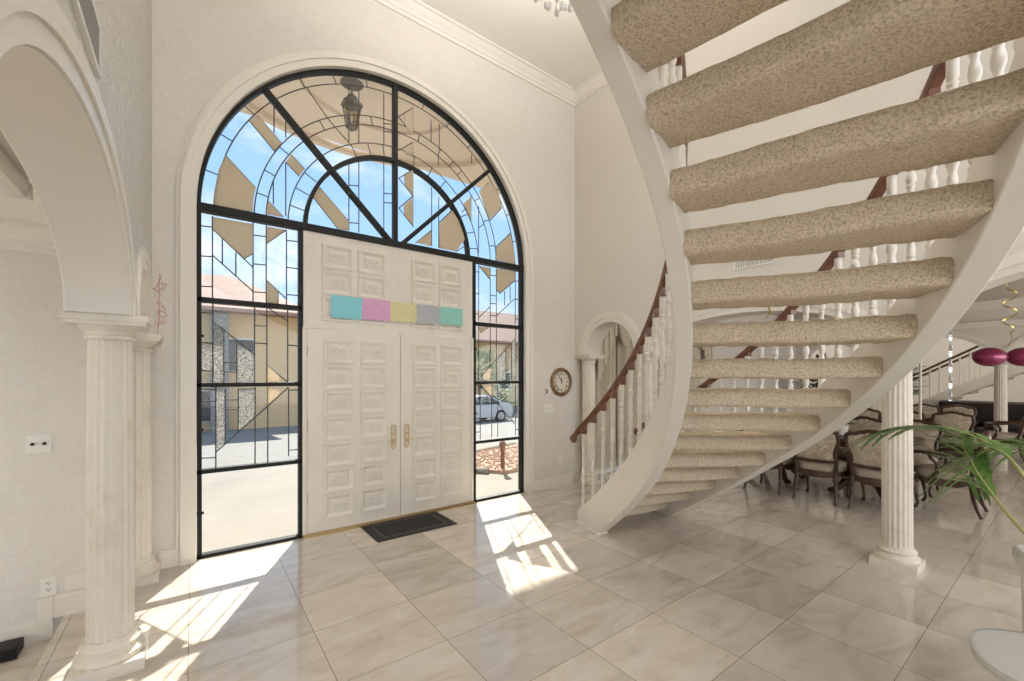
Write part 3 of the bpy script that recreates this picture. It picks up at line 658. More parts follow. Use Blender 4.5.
# clock
CK = (4.215, YF, 1.478)
ck = thing('wall_clock', 'round bronze-rimmed wall clock with roman numerals', 'clock', CK)
fr = MB().lathe([(0.135, 0.0), (0.205, 0.0), (0.207, 0.012), (0.198, 0.03), (0.178, 0.040), (0.162, 0.034), (0.152, 0.020), (0.147, 0.012), (0.135, 0.012)], CK, 48, axis='y')
fr.build('rim', mat('aged_bronze', (0.20, 0.115, 0.055), 0.4, 0.5, var=(20.0, (0.33, 0.21, 0.11), 0.4, 0.7)), ck)
MB().lathe([(0.001, 0.008), (0.152, 0.008), (0.152, 0.014), (0.001, 0.014)], CK, 40, axis='y').build('dial', mat('ivory_dial', (0.66, 0.60, 0.50), 0.6), ck)
NUM = ['XII', 'I', 'II', 'III', 'IIII', 'V', 'VI', 'VII', 'VIII', 'IX', 'X', 'XI']
def onclock(u, v): return (CK[0] + u, CK[2] + v)
def stroke(m, a, b, w, rot, ctr, y0=YF - 0.0165, y1=YF - 0.0138):
    R = lambda p: (ctr[0] + p[0]*cos(rot) - p[1]*sin(rot), ctr[1] + p[0]*sin(rot) + p[1]*cos(rot))
    (x0, z0), (x1, z1) = R(a), R(b); bar(m, x0, z0, x1, z1, w, y0, y1)
for i, s in enumerate(NUM):
    a = PI/2 - 2*PI*i/12; ctr = onclock(0.117*cos(a), 0.117*sin(a)); rot = a - PI/2
    m = MB(); ws = {'I': 0.010, 'V': 0.020, 'X': 0.020}; tot = sum(ws[c] for c in s); x = -tot/2; hh = 0.017
    for c in s:
        w = ws[c]; xm = x + w/2
        if c == 'I': stroke(m, (xm, -hh), (xm, hh), 0.005, rot, ctr)
        elif c == 'V': stroke(m, (xm - 0.007, hh), (xm, -hh), 0.005, rot, ctr); stroke(m, (xm + 0.007, hh), (xm, -hh), 0.003, rot, ctr)
        else: stroke(m, (xm - 0.007, hh), (xm + 0.007, -hh), 0.005, rot, ctr); stroke(m, (xm + 0.007, hh), (xm - 0.007, -hh), 0.003, rot, ctr)
        x += w
    m.build('numeral', BLACKM, ck, smooth=False)
def hand(name, ang, L, w):
    m = MB(); a = PI/2 - ang; e = onclock(L*cos(a), L*sin(a)); s = onclock(-0.02*cos(a), -0.02*sin(a))
    bar(m, s[0], s[1], e[0], e[1], w, YF - 0.021, YF - 0.018); m.ball((CK[0], YF - 0.02, CK[2]), 0.008, 0.004, 0.008, 8); m.build(name, BLACKM, ck)
hand('hour_hand', 2*PI*11.9/12, 0.065, 0.009); hand('minute_hand', 2*PI*55/60, 0.10, 0.006)
# thermostat, switches, outlets
th = thing('thermostat', 'small white thermostat beside the round clock', 'thermostat', (3.955, YF, 1.36))
MB().box(3.90, 4.01, YF-0.022, YF, 1.305, 1.40).build('housing', WHITEP, th, bevel=0.004); MB().box(3.915, 3.945, YF-0.025, YF-0.022, 1.32, 1.385).build('display', mat('grey_display', (0.12, 0.12, 0.12), 0.3), th)
def plate(name, label, cat, c, w, h, n, axis='x', kind='switch'):
    t = thing(name, label, cat, c); x, y, z = c
    MB().box(x-w/2, x+w/2, y-0.006, y, z-h/2, z+h/2).build('cover_plate', WHITEP, t, bevel=0.002)
    for i in range(n):
        u = x + (i - (n-1)/2)*w/max(n, 1)*0.9
        if kind == 'switch': MB().box(u-0.005, u+0.005, y-0.016, y-0.005, z-0.011, z+0.011).build('toggle', WHITEP, t, bevel=0.001)
        elif kind == 'dimmer': MB().lathe([(0.001, 0.005), (0.010, 0.005), (0.009, 0.018), (0.001, 0.018)], (u, y, z), 12, axis='y').build('dimmer_knob', BLACKM, t)
        else:
            zz = z + (i - (n-1)/2)*0.042
            MB().prism([(x + 0.016*cos(2*PI*k/16), zz + 0.0145*sin(2*PI*k/16)) for k in range(16)], y-0.008, y-0.005, lambda a, b, d: (a, d, b)).build('socket', WHITEP, t)
            s = MB()
            for dx in (-0.006, 0.006): s.box(x+dx-0.0016, x+dx+0.0016, y-0.0088, y-0.0078, zz-0.001, zz+0.008)
            s.ball((x, y-0.008, zz-0.007), 0.003, 0.001, 0.003, 6); s.build('slots', BLACKM, t)
    return t
plate('light_switch', 'four-gang white switch plate below the thermostat', 'light switch', (3.975, YF, 1.115), 0.19, 0.115, 4)
plate('power_outlet', 'white power outlet low on the wall below the clock', 'power outlet', (4.19, YF, 0.37), 0.07, 0.115, 2, kind='outlet')
plate('light_switch', 'white plate with two dark dimmer knobs on the side-room wall', 'light switch', (-0.785, 3.98, 1.125), 0.115, 0.115, 2, kind='dimmer')
plate('power_outlet', 'white power outlet low on the side-room wall beside a blank plate', 'power outlet', (-0.742, 3.98, 0.205), 0.075, 0.12, 2, kind='outlet')
t = thing('blank_plate', 'wide blank cream plate low on the wall beside the fluted column', 'wall plate', (-0.595, 3.98, 0.20))
MB().box(-0.67, -0.50, 3.972, 3.98, 0.155, 0.255).build('cover_plate', TRIM, t, bevel=0.002)
# air vents
GREY = mat('vent_grey', (0.42, 0.41, 0.39), 0.5)
v = thing('air_vent', 'long grey air vent high on the left wall above the arch', 'air vent', (XL, 1.75, 2.56))
m = MB(); 
for a, b, c, d in ((1.50, 1.985, 2.555, 2.572), (1.50, 1.985, 2.71, 2.727), (1.50, 1.515, 2.572, 2.71), (1.97, 1.985, 2.572, 2.71)): m.box(XL, XL+0.014, a, b, c, d)
m.build('frame', WHITEP, v)
m = MB()
for i in range(9): m.obox((XL+0.006, 1.742, 2.58 + 0.0153*i), (0.006, 0, 0.004), (0, 0.23, 0), (0.001, 0, -0.0015))
m.build('louvre', GREY, v); MB().box(XL, XL+0.003, 1.51, 1.975, 2.57, 2.715).build('backing', GREY, v)
v = thing('air_vent', 'small white air vent on the right wall, seen between two stair treads', 'air vent', (XR, 2.0, 2.69))
m = MB()
for a, b, c, d in ((1.77, 2.17, 2.655, 2.67), (1.77, 2.17, 2.785, 2.80), (1.77, 1.785, 2.67, 2.785), (2.155, 2.17, 2.67, 2.785)): m.box(XR-0.014, XR, a, b, c, d)
m.build('frame', WHITEP, v)
m = MB()
for i in range(16): m.box(XR-0.011, XR-0.004, 1.795 + 0.0235*i, 1.804 + 0.0235*i, 2.67, 2.785)
m.build('louvre', WHITEP, v); MB().box(XR-0.003, XR, 1.78, 2.16, 2.665, 2.79).build('backing', GREY, v)
# door mat
mt = thing('door_mat', 'dark charcoal door mat in front of the white double doors', 'door mat', (1.80, 4.2, 0))
MB().box(1.385, 2.235, 3.945, 4.445, 0, 0.010).build('mat_base', mat('charcoal_rubber', (0.028, 0.026, 0.025), 0.8), mt, bevel=0.004)
m = MB()
for a, b, c, d in ((1.47, 1.482, 4.01, 4.39), (2.138, 2.15, 4.01, 4.39), (1.47, 2.15, 4.01, 4.022), (1.47, 2.15, 4.378, 4.39)): m.box(a, b, c, d, 0.010, 0.013)
m.build('border_rib', mat('grey_rubber', (0.10, 0.095, 0.09), 0.7), mt)
MB().box(1.50, 2.12, 4.04, 4.36, 0.010, 0.0145).build('pile', mat('charcoal_pile', (0.035, 0.032, 0.03), 1.0, bump=(250, 1.0, 0.01)), mt)
# paper banner on the door
bn = thing('paper_banner', 'string of five pastel cut-paper flags across the white doors', 'banner', (1.85, DY, 2.36))
MB().tube([(1.10, DY-0.018, 2.365), (1.85, DY-0.018, 2.372), (2.62, DY-0.018, 2.372)], 0.002, 5).build('string', WHITEP, bn)
XS = [1.104, 1.412, 1.714, 2.016, 2.304, 2.614]
FC = [('light blue', (0.24, 0.60, 0.66)), ('pink', (0.66, 0.36, 0.56)), ('pale yellow', (0.66, 0.61, 0.33)), ('silver', (0.42, 0.43, 0.45)), ('teal', (0.27, 0.58, 0.50))]
for i, (nm, c) in enumerate(FC):
    m = MB(); x0, x1 = XS[i], XS[i+1] - 0.004; n = 14; zt, zb = 2.372, 2.135 + 0.012*i*0.5
    rr = random.Random(i + 11)
    cols = [x0 + (x1-x0)*j/n for j in range(n + 1)]
    for j in range(n):
        a, b = cols[j], cols[j+1]; bot = zb + (0.012 if j % 2 else 0.0) + rr.uniform(0, 0.006)
        m.box(a, b, DY - 0.0185 - 0.003*(j % 2), DY - 0.0175 - 0.003*(j % 2), bot, zt)
    for j in range(22):
        u, w = rr.uniform(x0 + 0.03, x1 - 0.03), rr.uniform(zb + 0.04, zt - 0.03)
        m.ball((u, DY - 0.0215, w), rr.uniform(0.005, 0.011), 0.0015, rr.uniform(0.005, 0.012), 6)
    o = m.build('flag', mat(nm.replace(' ', '_') + '_paper', c, 0.35 if nm == 'silver' else 0.6, 0.3 if nm == 'silver' else 0.0, bump=(90, 0.5, 0.004), var=(60.0, tuple(min(1, q*1.25) for q in c), 0.5, 0.66)), bn)
    o['label'] = nm + ' cut-paper flag'
# curling ribbons on the capital by the front wall
m = MB(); rr = random.Random(5)
for j in range(6):
    x, y, z = -0.20 + rr.uniform(-0.02, 0.02), 4.18 + rr.uniform(-0.10, 0.08), 1.95 + 0.07*j; pts = []; a0, da, dz = rr.uniform(0, 6), rr.uniform(0.3, 0.5), rr.uniform(-0.012, 0.006)
    for i in range(18): pts.append((x + 0.03*cos(a0 + i*da)*(1 - i/40), y + 0.05*sin(a0 + i*da)*(1 - i/40), z + dz*i + 0.02*sin(i*0.5)))
    m.tube(pts, 0.0024, 5)
m.tube([(-0.215, 4.18, 1.878), (-0.20, 4.16, 2.0), (-0.205, 4.2, 2.15), (-0.2, 4.14, 2.32)], 0.0022, 5)
tag(m.build('curling_ribbon', mat('pink_ribbon', (0.50, 0.20, 0.17), 0.4)), 'tangle of thin pink curling ribbon hanging over the column capital by the front wall', 'ribbon')
# black floor box in the sunken room
bx = thing('floor_box', 'low black box on the sunken floor against the side-room wall', 'box', (-0.95, 3.86, -0.13))
MB().box(-1.25, -0.84, 3.80, 3.945, -0.13, -0.06).build('case', BLACKM, bx, bevel=0.008); MB().box(-0.90, -0.835, 3.79, 3.80, -0.125, -0.075).build('front_foot', BLACKM, bx, bevel=0.003)
# crystal chandelier
cx, cy, cz = 2.07, 2.20, 4.12
ch = thing('chandelier', 'crystal chandelier hanging from the foyer ceiling, only its lowest drops in view', 'chandelier', (cx, cy, CEIL))
m = MB().tube([(cx, cy, CEIL), (cx, cy, 4.55)], 0.008, 6); m.lathe([(0.001, -0.03), (0.07, -0.03), (0.06, 0.0), (0.001, 0.0)], (cx, cy, CEIL), 16); m.build('chain', BRASS, ch)
CRY = mat('crystal', (0.80, 0.78, 0.74), 0.12, spec=0.9)
m = MB()
for R, z in ((0.10, 4.30), (0.20, 4.42), (0.28, 4.56)):
    m.tube([(cx + R*cos(2*PI*i/24), cy + R*sin(2*PI*i/24), z) for i in range(24)], 0.006, 5, True)
for i in range(6):
    a = PI*i/3; m.tube([(cx + r*cos(a), cy + r*sin(a), z) for r, z in ((0.01, 4.56), (0.28, 4.56), (0.2, 4.42), (0.1, 4.30), (0.01, 4.24))], 0.005, 5)
m.build('frame', BRASS, ch)
for R, z, n in ((0.02, 4.26, 1), (0.10, 4.29, 6), (0.20, 4.41, 10), (0.28, 4.55, 14)):
    for i in range(n):
        a = 2*PI*i/n; px, py = cx + R*cos(a), cy + R*sin(a)
        MB().lathe([(0.001, 0.0), (0.008, -0.01), (0.006, -0.02), (0.003, -0.03), (0.014, -0.06), (0.022, -0.085), (0.018, -0.11), (0.001, -0.125)], (px, py, z), 6).build('crystal_drop', CRY, ch, angle=10)

# ------------------------------------------------------------------ dining chairs
def outline(hw0, hw1, z0, z1, hump, n=9):
    """the cartouche outline of a chair back, as (y, z), anticlockwise from the lower left"""
    pts = []
    for i in range(n): u = i/(n-1); pts.append((-hw0 + 2*hw0*u, z0 - 0.012*sin(PI*u)))
    for i in range(1, n): u = i/(n-1); pts.append((hw0 + (hw1-hw0)*u - 0.018*sin(2*PI*u), z0 + (z1-z0)*u))
    for i in range(1, 2*n): u = i/(2*n); y = hw1*(1-2*u); pts.append((y, z1 + hump*(0.5 + 0.5*cos(PI*2*(u-0.5)))*0.9 + 0.012*sin(PI*u*6)**2))
    for i in range(n - 1): u = 1 - i/(n-1); pts.append((-(hw0 + (hw1-hw0)*u - 0.018*sin(2*PI*u)), z0 + (z1-z0)*u))
    return pts
def make_chair(label, loc, rz, group, arms):
    t = thing('dining_chair', label, 'chair', (0, 0, 0), 0, group)
    bx = lambda z: -0.225 - (z - 0.45)*0.20
    # seat
    m = MB(); rings = []
    for z, k in ((0.375, 0.97), (0.40, 1.0), (0.445, 1.0), (0.470, 0.96), (0.485, 0.80), (0.492, 0.45), (0.494, 0.05)):
        ring = []
        for i in range(36):
            a = 2*PI*i/36; e = 0.62
            x = 0.245*k*math.copysign(abs(cos(a))**e, cos(a)); y = (0.265 if True else 0)*k*math.copysign(abs(sin(a))**e, sin(a))*(1 - 0.10*(0.25 - x)/0.5)
            ring.append((x + 0.01, y, z))
        rings.append(ring)
    m.loft(rings); m.build('seat', SEATC, t, local=True, angle=60)
    # frame under the seat with a shaped apron
    rings = []
    for z, k in ((0.325, 1), (0.385, 1.0)):
        ring = []
        for i in range(36):
            a = 2*PI*i/36; e = 0.5
            x = 0.262*math.copysign(abs(cos(a))**e, cos(a)); y = 0.278*math.copysign(abs(sin(a))**e, sin(a))*(1 - 0.10*(0.25 - x)/0.5)
            ring.append((x + 0.005, y, z - (0.022*cos(4*a) if z < 0.35 else 0)))
        rings.append(ring)
    MB().loft(rings).build('seat_frame', WALNUT, t, local=True)
    # back
    O = outline(0.215, 0.238, 0.525, 0.875, 0.055)
    m = MB(); m.tube([(bx(z), y, z) for y, z in O], 0.025, 8, True)
    for s in (-1, 1): m.tube([(-0.215, s*0.205, 0.34), (-0.22, s*0.212, 0.45), (bx(0.55), s*0.214, 0.55)], 0.023, 8)
    m.ball((bx(0.94) - 0.004, 0, 0.932), 0.02, 0.055, 0.02, 10)
    m.build('back_frame', WALNUT, t, local=True, angle=60)
    m = MB(); cyb, czb = 0.0, 0.70
    for s in (1, -1):
        rings = []
        for k, d in ((0.96, 0.004), (0.9, 0.020), (0.7, 0.030), (0.4, 0.036), (0.03, 0.038)):
            rings.append([(bx(czb + (z-czb)*k) + s*d, y*k, czb + (z-czb)*k) for y, z in O])
        m.loft(rings, cap=True)
    m.build('back_panel', CLOTH, t, local=True, angle=60)
    # four cabriole legs
    for s in (-1, 1):
        P = [(0.215, 0.215, 0.37), (0.245, 0.235, 0.31), (0.248, 0.238, 0.25), (0.228, 0.222, 0.14), (0.218, 0.214, 0.06), (0.235, 0.226, 0.022), (0.252, 0.24, 0.0)]
        MB().tube([(x, s*y, z) for x, y, z in P], [0.030, 0.034, 0.027, 0.018, 0.014, 0.019, 0.018], 8).build('leg', WALNUT, t, local=True, angle=60)
        P = [(-0.215, 0.205, 0.37), (-0.225, 0.208, 0.28), (-0.235, 0.21, 0.18), (-0.265, 0.215, 0.07), (-0.295, 0.222, 0.0)]
        MB().tube([(x, s*y, z) for x, y, z in P], [0.028, 0.025, 0.021, 0.017, 0.018], 8).build('leg', WALNUT, t, local=True, angle=60)
        if arms:
            P = [(bx(0.70), s*0.235, 0.70), (-0.17, s*0.262, 0.685), (-0.02, s*0.285, 0.672), (0.075, s*0.292, 0.665), (0.105, s*0.292, 0.65), (0.095, s*0.29, 0.615), (0.045, s*0.275, 0.55), (0.05, s*0.268, 0.46), (0.085, s*0.262, 0.37)]
            MB().tube(P, [0.02, 0.018, 0.020, 0.024, 0.026, 0.02, 0.018, 0.019, 0.022], 8).build('arm', WALNUT, t, local=True, angle=60)
    t.location = loc; t.rotation_euler = (0, 0, rz)
    return t
G1, G2 = 'chairs round the near dining table', 'chairs round the second dining table'
BR = 'dark wood brocade chair '
ca = make_chair(BR + 'with arms at the near table end, half behind palm fronds', (7.10, 0.95, 0), PI/2, G1, True)
dup(ca, (12.40, 0.92, 0), PI/2, BR + 'and arms, seen side-on beside the far white column', G2)
dup(ca, (6.45, 2.00, 0), 0.03, BR + 'facing away, its top cut off by the underside of the staircase', G1)
cs = make_chair(BR + 'turned to us, just left of the near fluted column', (6.48, 1.42, 0), -0.02, G1, False)
dup(cs, (6.45, 2.60, 0), 0.0, BR + 'mostly hidden under the staircase, leftmost legs in view', G1)
dup(cs, (7.86, 1.40, 0), PI, BR + 'across the near table, just right of the near fluted column', G1)
dup(cs, (7.86, 1.98, 0), PI + 0.04, BR + 'across the near table, directly above the chair left of the column', G1)
dup(cs, (10.95, 1.36, 0), 0.0, BR + 'turned to us at the second table, behind the silver streamer', G2)
dup(cs, (10.95, 1.98, 0), 0.0, BR + 'at the second table, seen just right of the near column top', G2)
dup(cs, (10.95, 2.60, 0), 0.0, BR + 'at the second table, under the edge of the staircase', G2)
dup(cs, (12.90, 1.60, 0), PI, BR + 'on the far side of the second table, before the dark sofa', G2)
dup(cs, (12.90, 2.15, 0), PI, BR + 'on the far side of the second table, before the leafy plant', G2)
# ------------------------------------------------------------------ dining tables
def make_table(label, loc):
    t = thing('dining_table', label, 'table', (0, 0, 0), 0, 'long dining tables')
    def ol(a, b, z): return [(a*math.copysign(abs(cos(2*PI*i/64))**0.35, cos(2*PI*i/64)), b*math.copysign(abs(sin(2*PI*i/64))**0.35, sin(2*PI*i/64)), z) for i in range(64)]
    MB().loft([ol(0.50, 1.05, 0.715), ol(0.54, 1.09, 0.725), ol(0.55, 1.10, 0.745), ol(0.545, 1.095, 0.76)]).build('tabletop', WALNUT, t, local=True, angle=50)
    MB().loft([ol(0.44, 0.98, 0.64), ol(0.44, 0.98, 0.72)]).build('apron', WALNUT, t, local=True, angle=50)
    for s in (-1, 1):
        m = MB().lathe([(0.16, 0.20), (0.17, 0.24), (0.12, 0.28), (0.10, 0.31), (0.14, 0.36), (0.165, 0.42), (0.14, 0.49), (0.09, 0.53), (0.12, 0.57), (0.20, 0.62), (0.20, 0.65)], (0, s*0.55, 0), 20)
        for q in range(4):
            a = PI/4 + q*PI/2; u = (cos(a), sin(a))
            m.tube([(u[0]*r, s*0.55 + u[1]*r, z) for r, z in ((0.08, 0.26), (0.20, 0.22), (0.28, 0.12), (0.34, 0.06), (0.40, 0.035))], [0.05, 0.05, 0.042, 0.04, 0.035], 8)
            m.ball((u[0]*0.40, s*0.55 + u[1]*0.40, 0.04), 0.055, 0.055, 0.04, 8)
        m.build('pedestal', WALNUT, t, local=True, angle=50)
    t.location = loc; return t
t1 = make_table('long dark dining table behind the near row of chairs', (7.15, 2.28, 0))
dup(t1, (11.90, 2.45, 0), 0, 'long dark dining table far off, among the second group of chairs')
# plant in a white pot on the near table
LEAFD = mat('dark_leaf', (0.035, 0.085, 0.025), 0.45)
def leafy(m, c, r, h, n, L, seed, w=0.035):
    rr = random.Random(seed)
    for i in range(n):
        a, e = rr.uniform(0, 2*PI), rr.uniform(0.2, 1.3); q = rr.uniform(0.2, 1.0)
        p = Vector(c) + Vector((r*q*cos(a)*cos(e), r*q*sin(a)*cos(e), h*q*sin(e)))
        d = Vector((cos(a)*cos(e*0.6), sin(a)*cos(e*0.6), sin(e*0.6) - 0.25)).normalized(); s = d.cross(Vector((0, 0, 1))).normalized()*w; up = s.cross(d).normalized()*0.01
        l = L*rr.uniform(0.6, 1.1)
        m.loft([[p, p + up*0.3, p - up*0.2], [p + d*l*0.5 + s, p + d*l*0.5 + up, p + d*l*0.5 - s], [p + d*l, p + d*l + up*0.2, p + d*l - up*0.2]], cap=False)
tp = thing('potted_plant', 'small dark plant in a white pot on the near dining table', 'plant', (7.05, 1.98, 0.76))
MB().lathe([(0.05, 0), (0.075, 0.01), (0.095, 0.10), (0.10, 0.15), (0.088, 0.15), (0.08, 0.12), (0.001, 0.12)], (7.05, 1.98, 0.76), 20).build('pot', WHITEP, tp)
m = MB(); leafy(m, (7.05, 1.98, 0.89), 0.12, 0.13, 40, 0.13, 4, 0.018); m.build('foliage', LEAFD, tp)
# ------------------------------------------------------------------ far hall: straight stair, sofa, plant
fs = thing('straight_staircase', 'straight far staircase with white balusters and dark handrails rising to the right', 'staircase', (15.7, 0.5, 0))
NS = 16; y00 = 3.65; run, rs = 0.29, 0.175
for xs in (15.2, 16.3):
    pts = [(y00 + 0.1, 0.0), (y00 - NS*run, NS*rs - 0.12), (y00 - NS*run, NS*rs + 0.22), (y00 + 0.1, 0.20)]
    MB().prism(pts, xs - 0.04, xs + 0.04, lambda u, v, d: (d, u, v)).build('stringer', STAIRW, fs, smooth=False)
    MB().obox((xs, y00 - NS*run/2, NS*rs/2 + 1.0), (0.03, 0, 0), (0, -NS*run/2, NS*rs/2), (0, 0.0, 0.03)).build('handrail', WALNUT, fs, bevel=0.006)
for i in range(NS): MB().box(15.22, 16.28, y00 - (i+1)*run - 0.02, y00 - i*run, (i+1)*rs - 0.09, (i+1)*rs).build('tread', CARPET, fs, bevel=0.02)
bp = None
for xs in (15.2, 16.3):
    for i in range(26):
        y = y00 - 0.05 - i*NS*run/26.0; z = (y00 - y)*rs/run + 0.18
        if bp is None:
            bp = MB().lathe([(0.018, 0), (0.018, 0.1), (0.013, 0.12), (0.022, 0.2), (0.014, 0.25), (0.018, 0.45), (0.014, 0.62), (0.022, 0.68), (0.013, 0.72), (0.018, 0.74), (0.018, 0.83)], (0, 0, 0), 8).build('baluster', STAIRW, fs, local=True); b = bp
        else: b = bp.copy(); COL.objects.link(b)
        b.location = Vector((xs, y, z)) - fs.location
LEATH = mat('dark_brown_leather', (0.022, 0.014, 0.011), 0.4)
sf = thing('sofa', 'dark brown leather sofa far off beyond the arcade, below the straight stair', 'sofa', (14.6, 1.4, 0))
MB().box(14.25, 15.05, 0.65, 2.15, 0.08, 0.40).build('base', LEATH, sf, bevel=0.03); MB().box(14.80, 15.08, 0.65, 2.15, 0.40, 0.98).build('backrest', LEATH, sf, bevel=0.06)
for y in (0.98, 1.82): MB().box(14.22, 14.82, y - 0.02 - 0.36, y + 0.36, 0.40, 0.54).build('seat_cushion', LEATH, sf, bevel=0.05)
for y in (0.56, 2.24): MB().box(14.22, 15.08, y - 0.11, y + 0.11, 0.08, 0.66).build('arm', LEATH, sf, bevel=0.06)
pp = thing('potted_tree', 'bushy dark indoor tree far off behind the chairs, left of the straight stair', 'plant', (14.4, 2.78, 0))
MB().lathe([(0.14, 0), (0.18, 0.02), (0.22, 0.38), (0.24, 0.42), (0.2, 0.42), (0.19, 0.38), (0.001, 0.38)], (14.4, 2.78, 0), 24).build('pot', mat('dark_pot', (0.05, 0.04, 0.035), 0.4), pp)
MB().tube([(14.4, 2.78, 0.3), (14.42, 2.8, 0.9), (14.38, 2.76, 1.5)], 0.025, 8).build('trunk', WALNUT, pp)
m = MB(); leafy(m, (14.4, 2.78, 1.0), 0.42, 1.25, 420, 0.26, 9, 0.04); m.build('foliage', LEAFD, pp)
p3 = thing('potted_tree', 'dark leafy plant seen between stair treads at the end of the dining hall', 'plant', (12.5, 3.95, 0))
MB().lathe([(0.14, 0), (0.18, 0.02), (0.22, 0.38), (0.24, 0.42), (0.2, 0.42), (0.19, 0.38), (0.001, 0.38)], (12.5, 3.95, 0), 24).build('pot', MATS['dark_pot'], p3)
MB().tube([(12.5, 3.95, 0.3), (12.5, 3.97, 0.9), (12.52, 3.95, 1.5)], 0.025, 8).build('trunk', WALNUT, p3)
m = MB(); leafy(m, (12.5, 3.95, 0.75), 0.7, 1.35, 380, 0.26, 19, 0.04); m.build('foliage', LEAFD, p3)
# drapes on the front wall of the dining hall
DR = mat('cream_drape', (0.62, 0.55, 0.43), 0.8)
dp = thing('drapery', 'cream pleated drapes with swags, seen through the small arch', 'curtain', (6.4, 4.75, 0))
def pleats(x0, x1, z0, z1, amp, n, y=4.74):
    m = MB(); N = n*8
    a = [(x0 + (x1-x0)*i/N, y + amp*sin(2*PI*n*i/N) + 0.3*amp*sin(2*PI*n*i/N*2.3)) for i in range(N + 1)]
    poly = a + [(x, yy + 0.012) for x, yy in reversed(a)]
    return m.loft([[(x, yy, z0) for x, yy in poly], [(x, yy, z1) for x, yy in poly]])
for x0, x1 in ((5.02, 5.72), (5.80, 6.45), (6.55, 7.3), (7.4, 8.4)): pleats(x0, x1, 0.02, 2.75, 0.028, 7).build('drape_panel', DR, dp, angle=70)
def swag(cx, w, z):
    m = MB()
    for f in range(6):
        d = 0.10 + 0.062*f; pts = []
        for i in range(17):
            u = -1 + i/8; pts.append((cx + u*w*(1 - 0.03*f), 4.64 - 0.03*(1-u*u) + 0.004*f, z - d*(1-u*u)))
        m.tube(pts, 0.034, 8)
    return m
for cx in (5.87, 6.33, 6.79, 7.25, 7.71): swag(cx, 0.21, 2.52).build('swag', DR, dp, angle=60)
for cx, sg in ((5.42, 1), (8.5, -1)):
    m = MB()
    for i in range(7):
        x = cx - 0.2 + 0.066*i; L = 0.45 + 0.12*(6 - i if sg > 0 else i)
        m.box(x - 0.037, x + 0.037, 4.62 + 0.02*(i % 2), 4.645 + 0.02*(i % 2), 2.68 - L, 2.68)
    m.build('jabot', DR, dp, bevel=0.01)
cb = thing('candelabra', 'white floor candelabra with brass arms, seen through the small arch', 'candelabra', (5.08, 4.43, 0))
MB().lathe([(0.12, 0), (0.12, 0.03), (0.04, 0.06), (0.025, 0.12), (0.025, 1.1), (0.04, 1.15), (0.02, 1.2)], (5.08, 4.43, 0), 16).build('post', WHITEP, cb)
m = MB()
for a in (0.3, 0.3 + 2*PI/3, 0.3 + 4*PI/3): m.tube([(5.08, 4.43, 1.15), (5.08 + 0.1*cos(a), 4.43 + 0.1*sin(a), 1.12), (5.08 + 0.17*cos(a), 4.43 + 0.17*sin(a), 1.22)], 0.01, 6); m.lathe([(0.035, 0), (0.02, 0.02), (0.015, 0.03)], (5.08 + 0.17*cos(a), 4.43 + 0.17*sin(a), 1.22), 10)
m.build('arm', BRASS, cb)
for a in (0.3, 0.3 + 2*PI/3, 0.3 + 4*PI/3): MB().lathe([(0.011, 0.02), (0.011, 0.2), (0.001, 0.205)], (5.08 + 0.17*cos(a), 4.43 + 0.17*sin(a), 1.22), 8).build('candle', WHITEP, cb)
# ------------------------------------------------------------------ party balloons and streamers
RDIR = Vector((0.801, -0.599, 0)); BALLC = mat('magenta_latex', (0.235, 0.025, 0.085), 0.22, 0.35)
J = Vector((7.62, 0.53, 1.785))   # where the two balloons are tied together
SILV_ = mat('thin_clear_string', (0.6, 0.58, 0.54), 0.4)
rot = Matrix.Rotation(math.atan2(-0.599, 0.801), 3, 'Z')
for s, lb in ((-1, 'magenta balloon on the left of the tied pair hanging in the dining hall'), (1, 'magenta balloon on the right of the tied pair, cut by the picture edge')):
    c = J + RDIR*s*0.198; tb = thing('balloon', lb, 'balloon', c, 0, 'magenta balloons')
    m = MB(); rings = []
    for i in range(19):
        u = i/18; x = -0.185 + 0.37*u
        r = 0.112*max(0.03, sin(PI*min(1, max(0, u)))**0.5); rings.append([tuple(c + rot @ Vector((x, r*cos(2*PI*k/24), r*sin(2*PI*k/24)))) for k in range(24)])
    m.loft(rings); m.build('skin', BALLC, tb, angle=80)
    MB().ball(c - RDIR*s*0.184, 0.015, seg=8).build('knot', BALLC, tb)
    if s < 0: MB().tube([c - RDIR*s*0.184, J + Vector((-0.03, 0.02, 0.25)), (J.x - 0.05, J.y + 0.04, 3.15)], 0.0015, 5).build('string', SILV_, tb)
def spiral(name, label, top, length, r, turns, m_, tw=0.012, group=None):
    m = MB(); rings = []; N = int(turns*18)
    for i in range(N + 1):
        u = i/N; a = 2*PI*turns*u; rr = r*min(1, 4*u + 0.1)*min(1, 4*(1-u) + 0.2)
        p = Vector(top) + Vector((rr*cos(a), rr*sin(a), -length*u)); d = Vector((0, 0, tw)); o = Vector((cos(a), sin(a), 0))*0.0008
        rings.append([p - d - o, p + d - o, p + d + o, p - d + o])
    m.loft(rings); return m
GOLD = mat('gold_foil', (0.62, 0.47, 0.13), 0.25, 0.9); BLKF = mat('dark_foil', (0.06, 0.05, 0.05), 0.25, 0.7); SILV = mat('silver_foil', (0.75, 0.75, 0.76), 0.2, 0.9)
st = thing('spiral_streamer', 'gold and dark spiral streamer hanging above the magenta balloons', 'streamer', (J.x, J.y, 3.15), 0, 'party streamers')
spiral('', '', (J.x + 0.05, J.y - 0.02, 3.05), 0.38, 0.06, 2.2, None).build('upper_curl', BLKF, st)
spiral('', '', (J.x + 0.05, J.y - 0.02, 2.67), 0.62, 0.062, 3.0, None, 0.008).build('lower_curl', GOLD, st)
MB().tube([(J.x + 0.05, J.y - 0.02, 3.15), (J.x + 0.05, J.y - 0.02, 3.0)], 0.003, 5).build('hook', SILV, st)
